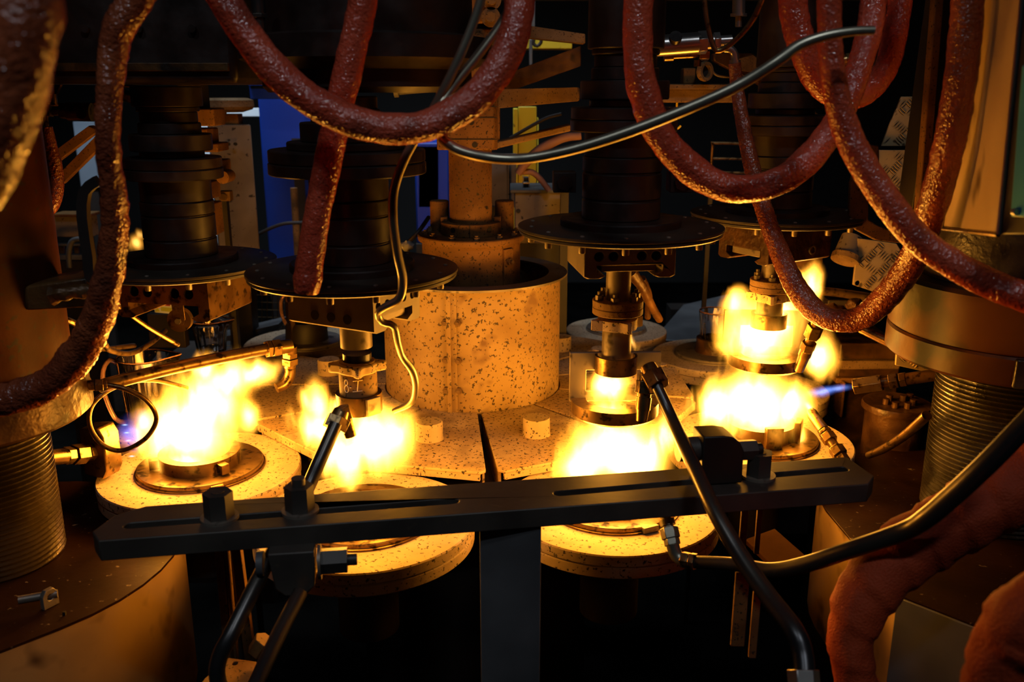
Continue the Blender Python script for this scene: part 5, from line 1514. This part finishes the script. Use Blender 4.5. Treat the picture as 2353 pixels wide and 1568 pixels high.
Y1, Y2, Y3, Y4 = S1[1], S2[1], S3[1], S4[1]
flame('flame', 'big flame wrapped round a mould beside the loop of metal tube', [
    (435, 985, Y1, 108, 92, 0, 90), (395, 1000, Y1, 62, 92, 0, 70), (480, 930, Y1 + 0.01, 92, 82, 18, 80), (520, 880, Y1 + 0.02, 82, 52, -28, 65),
    (470, 850, Y1 + 0.02, 34, 46, -8, 40), (585, 862, Y1 + 0.03, 66, 30, -22, 40), (565, 960, Y1, 36, 46, 8, 40), (372, 1072, Y1 - 0.03, 26, 30, 0, 24), (430, 1062, Y1 - 0.04, 62, 24, 0, 30)], 380, fat=1.26)
flame('flame', 'ragged flame licking up around the chalked sleeve', [
    (850, 1010, Y2, 92, 78, 0, 70), (800, 1050, Y2 - 0.04, 52, 82, 8, 40), (905, 990, Y2, 50, 62, -6, 45), (745, 980, Y2, 66, 52, 22, 40),
    (735, 920, Y2, 26, 52, -12, 24), (700, 930, Y2 + 0.02, 18, 40, -28, 20), (790, 940, Y2, 30, 40, 14, 24), (790, 1105, Y2 - 0.06, 18, 34, 8, 16)], 400, fat=1.40)
flame('flame', 'white-hot flame filling the space below the ring yoke', [
    (1418, 1040, Y3, 128, 96, 0, 95), (1350, 1060, Y3, 72, 88, 8, 60), (1485, 1045, Y3, 60, 92, -4, 60), (1402, 885, Y3 + 0.01, 58, 44, 0, 50), (1400, 960, Y3 + 0.01, 50, 60, 0, 40),
    (1530, 1010, Y3, 26, 62, -10, 24)], 460, namp=0.7, fat=1.16)
flame('flame', 'tall flame streaming up behind the drooping scorched hose', [
    (1735, 930, Y4, 118, 84, 0, 95), (1650, 930, Y4, 56, 66, 10, 50), (1820, 930, Y4, 56, 62, 0, 50), (1740, 770, Y4 + 0.01, 92, 80, 0, 70), (1790, 735, Y4 + 0.02, 56, 82, 22, 50),
    (1862, 665, Y4 + 0.04, 30, 66, 4, 30), (1838, 650, Y4 + 0.04, 20, 34, -14, 20), (1882, 655, Y4 + 0.04, 14, 34, 8, 16), (1880, 820, Y4 + 0.02, 46, 52, 0, 44), (1825, 1010, Y4 - 0.02, 30, 52, -6, 30), (1690, 700, Y4 + 0.01, 40, 40, 20, 34)], 380, fat=1.25)
flame('flame', 'small flame tongue just behind the lower sleeve of the ring yoke', [(1450, 790, Y3 + 0.10, 20, 26, -20, 20)], 120, vox=0.004)

# gas jets: blue where the burning gas leaves the nozzle
BL, BH = (0.10, 0.22, 1.0), (0.35, 0.50, 1.0)
flame('gas_jet', 'blue gas jet leaving the brass nozzle beside the oily screw', [(1925, 893, 1.62, 46, 12, -8, 12), (1890, 900, 1.63, 44, 17, -8, 16)], 110, 40, 0.25, 0.005, BL, BH, vox=0.003, zs=1.0)
flame('gas_jet', 'blue gas jet at the slanting nozzle below the tall flame', [(1858, 935, 1.66, 11, 24, -40, 11)], 90, 40, 0.25, 0.005, BL, BH, vox=0.003, zs=1.0)
flame('gas_jet', 'blue violet gas jets between burner block and glowing mould', [(305, 1000, Y1 - 0.02, 44, 58, 0, 26), (330, 970, Y1 - 0.01, 30, 40, 10, 24)], 60, 40, 0.5, 0.01, (0.16, 0.14, 1.0), (0.35, 0.30, 1.0), vox=0.004, zs=1.0)
for k in range(5):
    yy = 977 + 18 * k
    flame('gas_jet', ('topmost', 'second from the top', 'middle', 'second from the bottom', 'lowest')[k] + ' tiny pale blue jet of the row on the burner block', [(287 + 4 * k, yy, Y1 - 0.035, 12, 3.5, -4, 4)], 350, 60, 0.1, 0.001, (0.25, 0.55, 1.0), (0.6, 0.8, 1.0), vox=0.0015, zs=1.0)
# fires of the neighbouring machine, far behind
flame('flame', 'distant furnace flame seen through the gap beside the wavy hose', [(312, 560, 3.6, 24, 28, 8, 30), (322, 538, 3.6, 12, 18, -12, 14)], 60, 14, 0.9, 0.04, vox=0.01)
flame('flame', 'distant flame strip glimpsed between two dark discs', [(556, 615, 3.8, 24, 10, 0, 20)], 120, 14, 0.5, 0.02, vox=0.008)

scene.cycles.volume_step_rate = 2.0
scene.cycles.volume_max_steps = 96
FL = [(W(375, 990, Y1 - 0.03), 2.0), (W(505, 985, Y1 - 0.03), 2.0), (W(520, 880, Y1 + 0.03), 1.8), (W(775, 1030, Y2 - 0.05), 1.9), (W(905, 1000, Y2 - 0.03), 1.9), (W(835, 990, Y2 + 0.06), 0.8),
      (W(1335, 1040, Y3 - 0.03), 2.2), (W(1492, 1030, Y3 - 0.03), 2.2), (W(1402, 885, Y3), 1.0), (W(1665, 930, Y4 - 0.03), 2.3), (W(1815, 925, Y4 - 0.03), 2.3), (W(1700, 750, Y4 - 0.03), 1.2), (W(1815, 740, Y4 + 0.02), 1.4)]
for p, e in FL:
    fire_light('fire_glow', p, e, 0.035)
